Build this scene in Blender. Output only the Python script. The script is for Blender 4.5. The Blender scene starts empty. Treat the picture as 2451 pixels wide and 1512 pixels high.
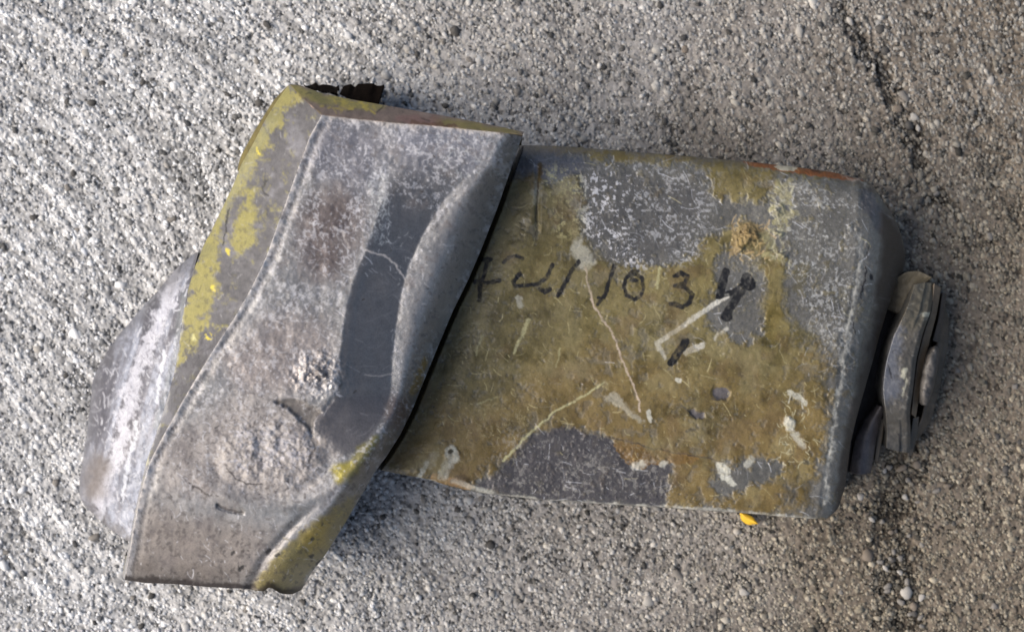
import bpy, math, random
import numpy as np

# ------------------------------------------------------------------ units
# lengths are first written in "px" (one px = about 0.1 mm on the concrete)
PX = 1.0445e-4            # metres per px
CU, CV = 1225.5, 756.0    # middle of the frame
HC = 4200.0               # camera height in px (0.44 m)
scene = bpy.context.scene
col = scene.collection

# ------------------------------------------------------------------ camera
cam_data = bpy.data.cameras.new('camera')
cam_data.sensor_width = 36.0
cam_data.lens = 36.0 * HC / 2451.0
cam_data.clip_start = 0.01
cam_data.clip_end = 50.0
cam_data.dof.use_dof = True
cam_data.dof.focus_distance = (HC - 275) * PX
cam_data.dof.aperture_fstop = 11.0
cam = bpy.data.objects.new('camera', cam_data)
cam.location = (0, 0, HC * PX)
col.objects.link(cam)
scene.camera = cam

# ------------------------------------------------------------------ light
SUN_ELEV, SUN_AZ = math.radians(35), math.radians(187)    # azimuth: direction the light comes FROM, ccw from +X
world = bpy.data.worlds.new('World')
scene.world = world
world.use_nodes = True
wn = world.node_tree
wn.nodes.clear()
sky = wn.nodes.new('ShaderNodeTexSky')
sky.sky_type = 'NISHITA'
sky.sun_disc = False
sky.sun_elevation = SUN_ELEV
sky.sun_rotation = math.pi / 2 - SUN_AZ
sky.dust_density = 5.0
sky.ozone_density = 1.0
sky.air_density = 1.0
bg = wn.nodes.new('ShaderNodeBackground')
bg.inputs['Strength'].default_value = 0.075
wo = wn.nodes.new('ShaderNodeOutputWorld')
wn.links.new(sky.outputs['Color'], bg.inputs['Color'])
wn.links.new(bg.outputs['Background'], wo.inputs['Surface'])

sun_data = bpy.data.lights.new('sun', 'SUN')
sun_data.energy = 1.85
sun_data.angle = math.radians(58)
sun_data.color = (1.0, 0.965, 0.93)
sun = bpy.data.objects.new('sun', sun_data)
from mathutils import Vector
sd = Vector((math.cos(SUN_ELEV) * math.cos(SUN_AZ), math.cos(SUN_ELEV) * math.sin(SUN_AZ), math.sin(SUN_ELEV)))
sun.rotation_euler = sd.to_track_quat('Z', 'Y').to_euler()
sun.location = sd * 2
col.objects.link(sun)

scene.view_settings.view_transform = 'Standard'
scene.view_settings.look = 'None'
scene.view_settings.gamma = 1.0
scene.view_settings.exposure = 1.15

# ------------------------------------------------------------------ numpy helpers
rng = np.random.default_rng(11)


def lin(c):
    c = np.asarray(c, dtype=np.float64) / 255.0
    return np.where(c <= 0.04045, c / 12.92, ((c + 0.055) / 1.055) ** 2.4)


def _h(ix, iy, seed):
    n = ix * np.uint32(374761393) + iy * np.uint32(668265263) + np.uint32((seed * 974634541) & 0xFFFFFFFF)
    n = (n ^ (n >> np.uint32(13))) * np.uint32(1274126177)
    n = n ^ (n >> np.uint32(16))
    return (n & np.uint32(0xFFFFFF)).astype(np.float32) * np.float32(1 / 0xFFFFFF)


def vnoise(x, y, seed=0):
    x = np.asarray(x); y = np.asarray(y)
    x0 = np.floor(x); y0 = np.floor(y)
    fx = (x - x0).astype(np.float32); fy = (y - y0).astype(np.float32)
    fx = fx * fx * fx * (fx * (fx * 6 - 15) + 10); fy = fy * fy * fy * (fy * (fy * 6 - 15) + 10)
    x0 = x0.astype(np.int32).astype(np.uint32); y0 = y0.astype(np.int32).astype(np.uint32); one = np.uint32(1)
    a = _h(x0, y0, seed); b = _h(x0 + one, y0, seed); c = _h(x0, y0 + one, seed); d = _h(x0 + one, y0 + one, seed)
    return (a + (b - a) * fx) * (1 - fy) + (c + (d - c) * fx) * fy


def fbm(x, y, scale, seed=0, octv=4, gain=0.5):
    """about -1..1"""
    s = 0; a = 1.0; t = 0
    x = x / scale; y = y / scale
    for k in range(octv):
        s = s + a * (vnoise(x, y, seed + 17 * k) * 2 - 1); t += a
        a *= gain
        x = x * 2.03 + 13.7; y = y * 2.03 + 7.1
    return s / t * 1.5


def sm(a, b, x):
    t = np.clip((x - a) / (b - a), 0, 1)
    return t * t * (3 - 2 * t)


def resample(pts, n):
    p = np.asarray(pts, dtype=np.float64)
    d = np.r_[0, np.cumsum(np.hypot(*np.diff(p, axis=0).T))]
    q = np.linspace(0, d[-1], n)
    # a light smoothing keeps traced outlines from looking polygonal
    out = np.c_[np.interp(q, d, p[:, 0]), np.interp(q, d, p[:, 1])]
    if n > 12 and len(p) > 2:
        w = max(1, int(n / len(p) / 2.5))
        ker = np.hanning(2 * w + 3)[1:-1]; ker /= ker.sum()
        L = len(ker) // 2
        for k in range(2):
            o = out[:, k]
            pad = np.r_[2 * o[0] - o[L:0:-1], o, 2 * o[-1] - o[-2:-L - 2:-1]]
            out[:, k] = np.convolve(pad, ker, 'valid')
    return out


def at(u, v, z):
    f = PX * (1 - z / HC)
    return np.stack([(u - CU) * f, -(v - CV) * f, z * PX], -1)


# canvas: colour / mask fields over the plan of the object, one cell per px
W, Hh = 2451, 1512
GX, GY = np.meshgrid(np.arange(W, dtype=np.float32), np.arange(Hh, dtype=np.float32))


def cf(scale, seed=0, octv=4, gain=0.5):
    """noise over the whole canvas; broad noise is worked out at half the resolution"""
    if scale < 14:
        return fbm(GX, GY, scale, seed, octv, gain)
    a = fbm(GX[::2, ::2], GY[::2, ::2], scale, seed, octv, gain)
    a = np.repeat(np.repeat(a, 2, 0), 2, 1)[:Hh, :W]
    a[1:-1] = (a[:-2] + 2 * a[1:-1] + a[2:]) / 4
    a[:, 1:-1] = (a[:, :-2] + 2 * a[:, 1:-1] + a[:, 2:]) / 4
    return a


WX = cf(26, 3, 4, 0.6); WY = cf(26, 91, 4, 0.6)
WX += 0.55 * cf(8, 31, 3, 0.7); WY += 0.55 * cf(8, 32, 3, 0.7)


def bbox(p, pad):
    p = np.asarray(p)
    x0 = int(max(0, p[:, 0].min() - pad)); x1 = int(min(W, p[:, 0].max() + pad + 1))
    y0 = int(max(0, p[:, 1].min() - pad)); y1 = int(min(Hh, p[:, 1].max() + pad + 1))
    return x0, x1, y0, y1


def poly(pts, rag=6.0, soft=0.0):
    p = np.asarray(pts, dtype=np.float32)
    m = np.zeros((Hh, W), np.float32)
    x0, x1, y0, y1 = bbox(p, 30 + rag * 2)
    X = GX[y0:y1, x0:x1] + rag * WX[y0:y1, x0:x1]
    Y = GY[y0:y1, x0:x1] + rag * WY[y0:y1, x0:x1]
    ins = np.zeros(X.shape, bool)
    for i in range(len(p)):
        (xa, ya), (xb, yb) = p[i], p[(i + 1) % len(p)]
        if ya == yb:
            continue
        c = ((ya > Y) != (yb > Y)) & (X < (xb - xa) * (Y - ya) / (yb - ya) + xa)
        ins ^= c
    r = ins.astype(np.float32)
    k = int(soft) if soft >= 1 else 0
    for _ in range(2 if k else 0):
        for ax in (0, 1):
            cs = np.cumsum(np.pad(r, [(k + 1, k) if a == ax else (0, 0) for a in (0, 1)], mode='edge'), axis=ax)
            n = 2 * k + 1
            r = (cs[n:] - cs[:-n]) / n if ax == 0 else (cs[:, n:] - cs[:, :-n]) / n
    m[y0:y1, x0:x1] = r
    return m


def stroke(m, pts, w, rag=0.0, val=1.0, soft=1.2, taper=False):
    """draws a stroke into mask m (in place)"""
    p = np.asarray(pts, dtype=np.float32)
    x0, x1, y0, y1 = bbox(p, w + 6 + rag * 2)
    if x1 <= x0 or y1 <= y0:
        return m
    X = GX[y0:y1, x0:x1]; Y = GY[y0:y1, x0:x1]
    if rag:
        X = X + rag * WX[y0:y1, x0:x1]; Y = Y + rag * WY[y0:y1, x0:x1]
    best = np.full(X.shape, 1e9, np.float32)
    n = len(p) - 1
    for i in range(n):
        a = p[i]; d = p[i + 1] - a
        L = max(1e-6, float(d @ d))
        t = np.clip(((X - a[0]) * d[0] + (Y - a[1]) * d[1]) / L, 0, 1)
        dist = np.hypot(X - a[0] - t * d[0], Y - a[1] - t * d[1])
        if taper:
            dist = dist + w * 0.5 * np.abs((i + t) / n * 2 - 1) ** 2 * 0.8
        best = np.minimum(best, dist)
    r = np.clip((w / 2 - best) / soft + 0.5, 0, 1) * val
    m[y0:y1, x0:x1] = np.maximum(m[y0:y1, x0:x1], r)
    return m


def zeros():
    return np.zeros((Hh, W), np.float32)


def blur(r, k):
    for _ in range(2):
        for ax in (0, 1):
            cs = np.cumsum(np.pad(r, [(k + 1, k) if a == ax else (0, 0) for a in (0, 1)], mode='edge'), axis=ax, dtype=np.float64)
            n = 2 * k + 1
            r = ((cs[n:] - cs[:-n]) / n if ax == 0 else (cs[:, n:] - cs[:, :-n]) / n).astype(np.float32)
    return r


def fray(m, k, seed, amp=0.3, w=0.2):
    """an edge that wears off in crumbs: here crisp, there a wide smear"""
    wid = w + 0.22 * np.clip(cf(120, seed + 3, 2) + 0.2, 0, 1)
    b = blur(m, k) + amp * cf(20, seed, 4, 0.65) + 0.5 * amp * cf(6, seed + 1, 2, 0.6)
    return np.clip((b - 0.5 + wid) / (2 * wid), 0, 1)


class Paint:
    def __init__(s, base, rough=0.5):
        s.c = np.empty((Hh, W, 4), np.float32)
        s.c[..., :3] = lin(base); s.c[..., 3] = rough

    def mix(s, m, rgb, rough=None, a=1.0):
        m = m * a
        ys, xs = np.where(m.max(1) > 0)[0], np.where(m.max(0) > 0)[0]
        if len(ys) == 0:
            return
        sl = (slice(ys[0], ys[-1] + 1), slice(xs[0], xs[-1] + 1))
        mm = m[sl][..., None]
        s.c[sl][..., :3] = s.c[sl][..., :3] * (1 - mm) + lin(rgb).astype(np.float32) * mm
        if rough is not None:
            s.c[sl][..., 3:] = s.c[sl][..., 3:] * (1 - mm) + rough * mm

    def mul(s, f):
        s.c[..., :3] *= f[..., None]

    def at(s, u, v):
        u = np.clip(u, 0, W - 1.01); v = np.clip(v, 0, Hh - 1.01)
        i = u.astype(int); j = v.astype(int)
        fu = (u - i)[..., None]; fv = (v - j)[..., None]
        c = s.c
        return (c[j, i] * (1 - fu) + c[j, i + 1] * fu) * (1 - fv) + (c[j + 1, i] * (1 - fu) + c[j + 1, i + 1] * fu) * fv


def sample(m, u, v):
    u = np.clip(u, 0, W - 1.01); v = np.clip(v, 0, Hh - 1.01)
    i = u.astype(int); j = v.astype(int); fu = u - i; fv = v - j
    return (m[j, i] * (1 - fu) + m[j, i + 1] * fu) * (1 - fv) + (m[j + 1, i] * (1 - fu) + m[j + 1, i + 1] * fu) * fv


def flecks(m, n, x0, x1, y0, y1, lmin, lmax, wmin, wmax, r, dirn=None, spread=3.1, inside=None, vmin=0.3):
    """many short curved scratches"""
    for _ in range(n):
        x, y = r.uniform(x0, x1), r.uniform(y0, y1)
        if inside is not None and inside[int(min(Hh - 1, max(0, y))), int(min(W - 1, max(0, x)))] < r.random():
            continue
        a = (dirn if dirn is not None else 0) + r.uniform(-spread, spread) * 0.5
        L = lmin + (lmax - lmin) * r.random() ** 3
        k = r.normal(0, 0.4)
        p = [(x, y)]
        for q in range(3):
            x += math.cos(a) * L / 3; y += math.sin(a) * L / 3; a += k * 0.6
            p.append((x, y))
        stroke(m, p, r.uniform(wmin, wmax), 0, r.uniform(vmin, 1), 1.3)
    return m


# ------------------------------------------------------------------ materials
def material(name, rough=None, bump_scale=2600, bump=0.25, bump_d=0.00012, var=0.22, const=None, spec=0.5, metal=0.0, gain=1.0):
    m = bpy.data.materials.new(name)
    m.use_nodes = True
    nt = m.node_tree; N = nt.nodes; L = nt.links
    N.clear()
    out = N.new('ShaderNodeOutputMaterial')
    b = N.new('ShaderNodeBsdfPrincipled')
    L.new(b.outputs[0], out.inputs[0])
    tc = N.new('ShaderNodeTexCoord')
    n1 = N.new('ShaderNodeTexNoise'); n1.inputs['Scale'].default_value = bump_scale; n1.inputs['Detail'].default_value = 4
    L.new(tc.outputs['Object'], n1.inputs['Vector'])
    n2 = N.new('ShaderNodeTexNoise'); n2.inputs['Scale'].default_value = bump_scale * 0.22; n2.inputs['Detail'].default_value = 6
    n2.inputs['Roughness'].default_value = 0.65
    L.new(tc.outputs['Object'], n2.inputs['Vector'])
    add = N.new('ShaderNodeMath'); add.operation = 'ADD'
    L.new(n1.outputs['Fac'], add.inputs[0]); L.new(n2.outputs['Fac'], add.inputs[1])
    mr = N.new('ShaderNodeMapRange')
    mr.inputs['From Min'].default_value = 0.6; mr.inputs['From Max'].default_value = 1.4
    mr.inputs['To Min'].default_value = (1 - var) * gain; mr.inputs['To Max'].default_value = (1 + var) * gain
    L.new(add.outputs[0], mr.inputs['Value'])
    mul = N.new('ShaderNodeVectorMath'); mul.operation = 'SCALE'
    L.new(mr.outputs['Result'], mul.inputs['Scale'])
    if const is None:
        at_ = N.new('ShaderNodeAttribute'); at_.attribute_name = 'paint'
        L.new(at_.outputs['Color'], mul.inputs[0])
        L.new(at_.outputs['Alpha'], b.inputs['Roughness'])
        mt = N.new('ShaderNodeMapRange')          # worn-smooth bare metal is shinier than paint and oxide
        mt.inputs['From Min'].default_value = 0.36; mt.inputs['From Max'].default_value = 0.52
        mt.inputs['To Min'].default_value = 0.6; mt.inputs['To Max'].default_value = 0.0
        L.new(at_.outputs['Alpha'], mt.inputs['Value']); L.new(mt.outputs['Result'], b.inputs['Metallic'])
    else:
        mul.inputs[0].default_value = tuple(lin(const))
        b.inputs['Roughness'].default_value = rough
    if rough is not None and const is None:
        for l in list(b.inputs['Roughness'].links):
            L.remove(l)
        b.inputs['Roughness'].default_value = rough
    L.new(mul.outputs[0], b.inputs['Base Color'])
    b.inputs['Specular IOR Level'].default_value = spec
    b.inputs['Metallic'].default_value = metal
    bp = N.new('ShaderNodeBump'); bp.inputs['Strength'].default_value = bump; bp.inputs['Distance'].default_value = bump_d
    L.new(add.outputs[0], bp.inputs['Height']); L.new(bp.outputs['Normal'], b.inputs['Normal'])
    return m


M_METAL = material('weathered_painted_metal', gain=0.72, var=0.26, bump=0.32)
M_SHADOW = material('deep_shadow_black', rough=0.95, const=(22, 16, 12), spec=0.05)  # black for the pieces that stand in for shadow
M_CONC = material('brushed_concrete', rough=0.9, bump_scale=3000, bump=0.3, var=0.28, spec=0.25)
M_GRAIN = material('sand_grains', rough=0.75, bump_scale=5000, bump=0.1, var=0.1, spec=0.3)


# ------------------------------------------------------------------ mesh builders
def link(name, me, parent=None):
    o = bpy.data.objects.new(name, me)
    col.objects.link(o)
    if parent is not None:
        o.parent = parent
    return o


def build(name, verts, quads, tris, colr, mat, parent=None, smooth=True):
    me = bpy.data.meshes.new(name)
    nv = len(verts)
    me.vertices.add(nv)
    me.vertices.foreach_set('co', np.ascontiguousarray(verts, np.float32).ravel())
    nq = len(quads); ntri = len(tris)
    loops = np.concatenate([np.asarray(quads, np.int32).ravel(), np.asarray(tris, np.int32).ravel()]) if ntri else np.asarray(quads, np.int32).ravel()
    me.loops.add(len(loops))
    me.loops.foreach_set('vertex_index', loops.astype(np.int32))
    me.polygons.add(nq + ntri)
    st = np.r_[np.arange(nq) * 4, nq * 4 + np.arange(ntri) * 3].astype(np.int32)
    me.polygons.foreach_set('loop_start', st)
    me.polygons.foreach_set('use_smooth', np.full(nq + ntri, smooth))
    me.update(calc_edges=True)
    if colr is not None:
        a = me.attributes.new('paint', 'FLOAT_COLOR', 'POINT')
        a.data.foreach_set('color', np.ascontiguousarray(colr, np.float32).ravel())
    me.materials.append(mat)
    return link(name, me, parent)


def patch(name, Lc, Rc, Tc, Bc, zf, paint, skirt, zbot, step=1.8, parent=None, mat=None, cap=True, rough=0.5, skirt_col=None):
    """curved solid: a Coons patch over four outline curves, heights from zf, sides running down to zbot"""
    ln = lambda p: np.hypot(*np.diff(np.asarray(p, float), axis=0).T).sum()
    ns = max(6, int(max(ln(Tc), ln(Bc)) / step)); nt = max(6, int(max(ln(Lc), ln(Rc)) / step))
    L = resample(Lc, nt); R = resample(Rc, nt); T = resample(Tc, ns); B = resample(Bc, ns)
    T[0] = L[0]; T[-1] = R[0]; B[0] = L[-1]; B[-1] = R[-1]
    s = np.linspace(0, 1, ns)[None, :, None]; t = np.linspace(0, 1, nt)[:, None, None]
    P = (1 - s) * L[:, None] + s * R[:, None] + (1 - t) * T[None] + t * B[None] \
        - ((1 - s) * (1 - t) * L[0] + s * (1 - t) * R[0] + (1 - s) * t * L[-1] + s * t * R[-1])
    U, V = P[..., 0], P[..., 1]
    S = np.broadcast_to(s[..., 0], U.shape); Tt = np.broadcast_to(t[..., 0], U.shape)
    Z = zf(S, Tt, U, V)
    verts = at(U, V, Z).reshape(-1, 3)
    idx = np.arange(ns * nt).reshape(nt, ns)
    quads = np.stack([idx[:-1, :-1], idx[1:, :-1], idx[1:, 1:], idx[:-1, 1:]], -1).reshape(-1, 4)
    if isinstance(paint, Paint):
        C = paint.at(U, V).reshape(-1, 4)
    else:
        k = 1 + 0.22 * fbm(U, V, 30, 5) + 0.15 * fbm(U * 3, V, 9, 6)
        C = np.concatenate([lin(paint)[None, None] * k[..., None], np.full(U.shape + (1,), rough)], -1).reshape(-1, 4)
    # the sides
    loop = np.r_[idx[:, 0], idx[-1, 1:], idx[-2::-1, -1], idx[0, -2:0:-1]]
    p = verts[loop]
    d = np.roll(p, -3, 0) - np.roll(p, 3, 0)
    nrm = np.c_[d[:, 1], -d[:, 0]]
    nrm /= np.maximum(1e-9, np.hypot(*nrm.T))[:, None]
    for _ in range(6):
        nrm = (np.roll(nrm, 1, 0) + nrm * 2 + np.roll(nrm, -1, 0)) / 4
    prev = loop; allv = [verts]; allc = [C]; nv = len(verts); qs = [quads]
    cb = C[loop]
    if skirt_col is not None:
        cb = cb.copy(); cb[:, :3] = lin(skirt_col)
    zt = p[:, 2]
    zb = (zbot(U.ravel()[loop], V.ravel()[loop], zt / PX) if callable(zbot) else zbot) * PX
    arc = np.r_[0, np.cumsum(np.hypot(*np.diff(p[:, :2], axis=0).T))] / PX
    fs = [0.0] + [q[1] for q in skirt]; ins = [0.0] + [q[0] for q in skirt]
    rows = sorted(set(fs[1:]) | set(np.round(np.arange(0.1, 1.0, 0.1), 3))) if zt.max() - np.min(zb) > 120 * PX else fs[1:]
    for f in rows:
        inset = np.interp(f, fs, ins)
        q = p.copy()
        q[:, :2] -= nrm * inset * PX * np.clip((zt - zb) / (90 * PX), 0, 1)[:, None]
        q[:, 2] = zt + (zb - zt) * f
        zz = q[:, 2] / PX
        w = fbm(arc, zz, 40, 8, 3) * 3 * PX            # sides are not machine-flat
        q[:, :2] += nrm * w[:, None]
        cur = nv + np.arange(len(loop)); nv += len(loop)
        kk = (1 + 0.35 * fbm(arc, zz, 60, 21, 4, 0.6)) * (1 + 0.2 * fbm(arc, zz, 9, 22, 2))
        edge = min(1.0, f * 3)
        cc = cb.copy()
        cc[:, :3] = (cb[:, :3] * (1 - edge) + np.mean(cb[:, :3], 0) * edge) * kk[:, None]
        allv.append(q); allc.append(cc)
        a, b = prev, np.roll(prev, -1); a2, b2 = cur, np.roll(cur, -1)
        qs.append(np.stack([a, a2, b2, b], -1))
        prev = cur
    tris = np.zeros((0, 3), np.int32)
    if cap:
        c0 = nv
        allv.append(allv[-1].mean(0)[None]); allc.append(cb[:1])
        tris = np.stack([prev, np.full(len(prev), c0), np.roll(prev, -1)], -1)
    return build(name, np.concatenate(allv), np.concatenate(qs), tris, np.concatenate(allc), mat or M_METAL, parent)


# =================================================================== GROUND
def ground_height(u, v):
    """brushed, pitted concrete, in px"""
    ang = 0.62 + 0.35 * sm(1500, 2450, u) * (1 - sm(200, 900, v)) + 0.15 * fbm(u, v, 700, 61, 2)
    ca, sa = np.cos(ang), np.sin(ang)
    al = u * ca + v * sa; ac = -u * sa + v * ca
    br = fbm(al * 0.10, ac, 16, 41, 3, 0.6)
    broad = fbm(u, v, 160, 43, 3)
    br = br * (0.4 + 0.6 * np.maximum(sm(1250, 550, u), 0.6 * sm(1900, 2300, u) * sm(700, 300, v)))
    h = 1.7 * br + 4.0 * broad + 1.8 * fbm(u, v, 11, 45, 3, 0.6)
    return h, br, broad, ang


def pits(u, v):
    return sm(0.12, 0.55, -fbm(u, v, 10, 47, 3, 0.6)) * (0.6 + 0.4 * sm(-0.2, 0.4, fbm(u, v, 70, 48, 2)))


seam = zeros()
stroke(seam, [(1985, -10), (2035, 60), (2060, 100), (2110, 170), (2150, 260), (2185, 330), (2205, 420), (2240, 470)], 36, 24, 1, 18)
for (x, y) in ((2148, 250), (2150, 262), (2200, 385), (2175, 300), (2060, 95), (2240, 450), (2262, 470)):
    stroke(seam, [(x, y), (x + 9, y + 9)], 26, 12, 1, 10)
for (x, y) in ((2150, 1110), (2160, 1150), (2135, 1190), (2150, 1215), (2120, 1235), (2115, 1390), (2155, 1440), (2180, 1480)):
    stroke(seam, [(x, y), (x + 9, y + 12)], 50, 20, 1, 14)
stroke(seam, [(2170, 1090), (2160, 1170), (2125, 1240), (2150, 1330), (2165, 1430), (2140, 1530)], 84, 34, 1, 40)
stroke(seam, [(2270, 480), (2330, 560), (2440, 640)], 30, 24, 0.6, 25)
stroke(seam, [(2330, 260), (2400, 420), (2450, 560)], 60, 30, 0.5, 50)
hide = poly([(720, 250), (1250, 360), (2040, 470), (2100, 620), (2000, 1180), (1200, 1130), (880, 1080), (680, 1350), (360, 1350),
             (270, 1200), (260, 1000), (420, 720), (560, 520)], 0)
seam *= np.clip(0.8 + 0.8 * cf(55, 66, 3), np.where(GY > 1080, 0.6, 0.3), 1)
powder = zeros()
for (x, y, w_) in ((1625, 1375, 60), (1610, 1400, 40), (1680, 1440, 40), (1540, 1455, 70), (1900, 80, 40), (2140, 1330, 40), (2220, 60, 50)):
    stroke(powder, [(x, y), (x + 4, y + 3)], w_, 26, 0.9, w_)
powder_in = lambda u, v: np.where((u > 0) & (u < W - 1) & (v > 0) & (v < Hh - 1), sample(powder, u, v), 0)
seam_in = lambda u, v: np.where((u > 0) & (u < W - 1) & (v > 0) & (v < Hh - 1), sample(seam, u, v), 0)


def ground_tint(u, v):
    """tone of the concrete: pale on the left, brown dirt plus painted-in shade on the right"""
    d = (u - 1225) * 0.9 + np.maximum(v - 900, 0) * 0.5
    soil_shade = sm(-650, 1100, d + 260 * fbm(u, v, 420, 71, 3))
    return soil_shade


def conc_col(u, v, br):
    soil_shade = ground_tint(u, v)[..., None]
    base = lin((165, 164, 163)) * (1 - soil_shade) + lin((103, 94, 83)) * soil_shade  # right-hand colour carries both dirt and painted shade
    k = 1 + 0.38 * br + 0.28 * fbm(u, v, 7, 77, 2) + 0.14 * fbm(u, v, 220, 78, 3)
    k = k * (1 - 0.62 * seam_in(u, v)) * (1 - 0.62 * pits(u, v))
    k = k * (1 + 0.5 * powder_in(u, v))
    return base * np.clip(k, 0.25, 2)[..., None]


ST = 2.4
gu = np.arange(-150, 2600, ST); gv = np.arange(-150, 1662, ST)
GU, GV = np.meshgrid(gu, gv)
gh, gbr, gbroad, gang = ground_height(GU, GV)
gh = gh - 16 * seam_in(GU, GV) - 8 - 4.5 * pits(GU, GV)
gc = np.concatenate([conc_col(GU, GV, gbr), np.full(GU.shape + (1,), 0.9)], -1).reshape(-1, 4)
gverts = np.stack([(GU - CU) * PX, -(GV - CV) * PX, gh * PX], -1).reshape(-1, 3)
nvr, nvc = GU.shape
gi = np.arange(nvr * nvc).reshape(nvr, nvc)
gq = np.stack([gi[:-1, :-1], gi[1:, :-1], gi[1:, 1:], gi[:-1, 1:]], -1).reshape(-1, 4)
# the pavement carries on past the frame as a coarser grid, then a flat margin
ou = np.arange(-4000, 6600, 34.0); ov = np.arange(-4000, 5600, 34.0)
OU, OV = np.meshgrid(ou, ov)
oh, obr, obroad, oang = ground_height(OU, OV)
oin = (OU > gu[0] + 20) & (OU < gu[-1] - 20) & (OV > gv[0] + 20) & (OV < gv[-1] - 20)
oz = np.where(oin, -24, oh - 9)
oc_ = np.concatenate([conc_col(OU, OV, obr * 0.4), np.full(OU.shape + (1,), 0.9)], -1).reshape(-1, 4)
over = np.stack([(OU - CU) * PX, -(OV - CV) * PX, oz * PX], -1).reshape(-1, 3)
oi = len(gverts) + np.arange(OU.size).reshape(OU.shape)
oq = np.stack([oi[:-1, :-1], oi[1:, :-1], oi[1:, 1:], oi[:-1, 1:]], -1).reshape(-1, 4)
ok_ = ~(oin[:-1, :-1] & oin[1:, :-1] & oin[1:, 1:] & oin[:-1, 1:]).ravel()
oq = oq[ok_]
lp = np.r_[oi[:, 0], oi[-1, 1:], oi[-2::-1, -1], oi[0, -2:0:-1]]
av = over[lp - len(gverts)].copy(); av[:, :2] *= 12; av[:, 2] = -9 * PX
ac_ = oc_[lp - len(gverts)]
ai = len(gverts) + len(over) + np.arange(len(lp))
aq = np.concatenate([oq, np.stack([lp, ai, np.roll(ai, -1), np.roll(lp, -1)], -1)])
av = np.concatenate([over, av]); ac_ = np.concatenate([oc_, ac_])
ground = build('concrete_pavement', np.concatenate([gverts, av]), np.concatenate([gq, aq]), np.zeros((0, 3), int),
               np.concatenate([gc, ac_]), M_CONC)
ground['kind'] = 'structure'
ground['label'] = 'rough grey brushed concrete with exposed sand under the metal part'

# grains of sand standing out of the concrete
t_ = (1 + 5 ** 0.5) / 2
ICO = np.array([(-1, t_, 0), (1, t_, 0), (-1, -t_, 0), (1, -t_, 0), (0, -1, t_), (0, 1, t_), (0, -1, -t_), (0, 1, -t_),
                (t_, 0, -1), (t_, 0, 1), (-t_, 0, -1), (-t_, 0, 1)]) / math.hypot(1, t_)
ICF = np.array([(0, 11, 5), (0, 5, 1), (0, 1, 7), (0, 7, 10), (0, 10, 11), (1, 5, 9), (5, 11, 4), (11, 10, 2), (10, 7, 6), (7, 1, 8),
                (3, 9, 4), (3, 4, 2), (3, 2, 6), (3, 6, 8), (3, 8, 9), (4, 9, 5), (2, 4, 11), (6, 2, 10), (8, 6, 7), (9, 8, 1)])



def spread_grains(n, dmed, dsig, seed):
    r = np.random.default_rng(seed)
    u = r.uniform(-150, 2600, n); v = r.uniform(-150, 1662, n)
    ok = sample(hide, u, v) < 0.5
    u, v = u[ok], v[ok]
    h, br, broad, ang = ground_height(u, v)
    sm_ = seam_in(u, v)
    n = len(u)
    d = np.clip(dmed * np.exp(r.normal(0, dsig, n)), 3.5, 22)
    el = 1 + np.abs(r.normal(0, 0.3, n)) + 0.7 * np.clip(br, 0, 1)
    th = -(ang + r.normal(0, 0.6, n) * (1 - 0.6 * np.clip(br * 2, 0, 1)))
    soil_shade = ground_tint(u, v)
    tone = r.normal(0, 1, n)
    val = 0.41 + 0.12 * tone + 0.15 * np.clip(br, -1, 1) + 0.05 * broad
    dark = r.random(n) < 0.065 + 0.07 * soil_shade
    val = np.where(dark, r.uniform(0.05, 0.14, n), val)
    bright = r.random(n) < 0.06 + 0.3 * powder_in(u, v)
    val = np.where(bright, r.uniform(0.5, 0.72, n), val)
    val = np.clip(val, 0.05, 0.8) * (1 - 0.60 * soil_shade) * (1 - 0.66 * sm_ * (r.random(n) < 0.75))
    warm = soil_shade * (1 - 0.5 * sm(600, 150, v)) * (1.35 - 0.7 * sm(900, 1200, v) * sm(2000, 1300, u)) + 0.12 * r.normal(0, 1, n)
    rgb = np.stack([val * (1 + 0.10 * warm), val * (1 + 0.0 * warm), val * (1 - 0.17 * warm)], -1)
    J = ICO[None] * (1 + r.normal(0, 0.2, (n, 12, 1)))
    X = J[..., 0] * (d * 0.5 * el)[:, None]; Y = J[..., 1] * (d * 0.5)[:, None]; Zz = J[..., 2] * (d * 0.5 * r.uniform(0.38, 0.7, n))[:, None]
    c, s = np.cos(th)[:, None], np.sin(th)[:, None]
    x = (u - CU)[:, None] + X * c - Y * s; y = -(v - CV)[:, None] + X * s + Y * c
    z = (h - 8 - 10 * sm_ + r.uniform(-0.36, 0.06, n) * d)[:, None] + Zz
    co = np.stack([x, y, z], -1) * PX
    up = ICF[(ICO[ICF][:, :, 2].mean(1) > -0.35)]          # the buried underside is left out
    ff = up[None] + (np.arange(n) * 12)[:, None, None]
    cc = np.repeat(np.concatenate([rgb, np.full((n, 1), 0.7)], -1)[:, None], 12, 1)
    return co.reshape(-1, 3), ff.reshape(-1, 3), cc.reshape(-1, 4)


gc1, gf1, gcol1 = spread_grains(116000, 6.6, 0.36, 5)
grains = build('sand_grains', gc1, np.zeros((0, 4), int), gf1, gcol1, M_GRAIN, ground)
grains['kind'] = 'stuff'

# pebbles: larger stones in the concrete, one by one
r = np.random.default_rng(77)
bm_shapes = []
PEB_M = [material('pebble_%s' % n, rough=0.7, const=c, bump_scale=4000, bump=0.15, var=0.15, spec=0.35)
         for n, c in (('pale', (150, 146, 140)), ('grey', (112, 108, 103)), ('tan', (106, 97, 87)), ('dark', (66, 64, 62)))]


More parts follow.
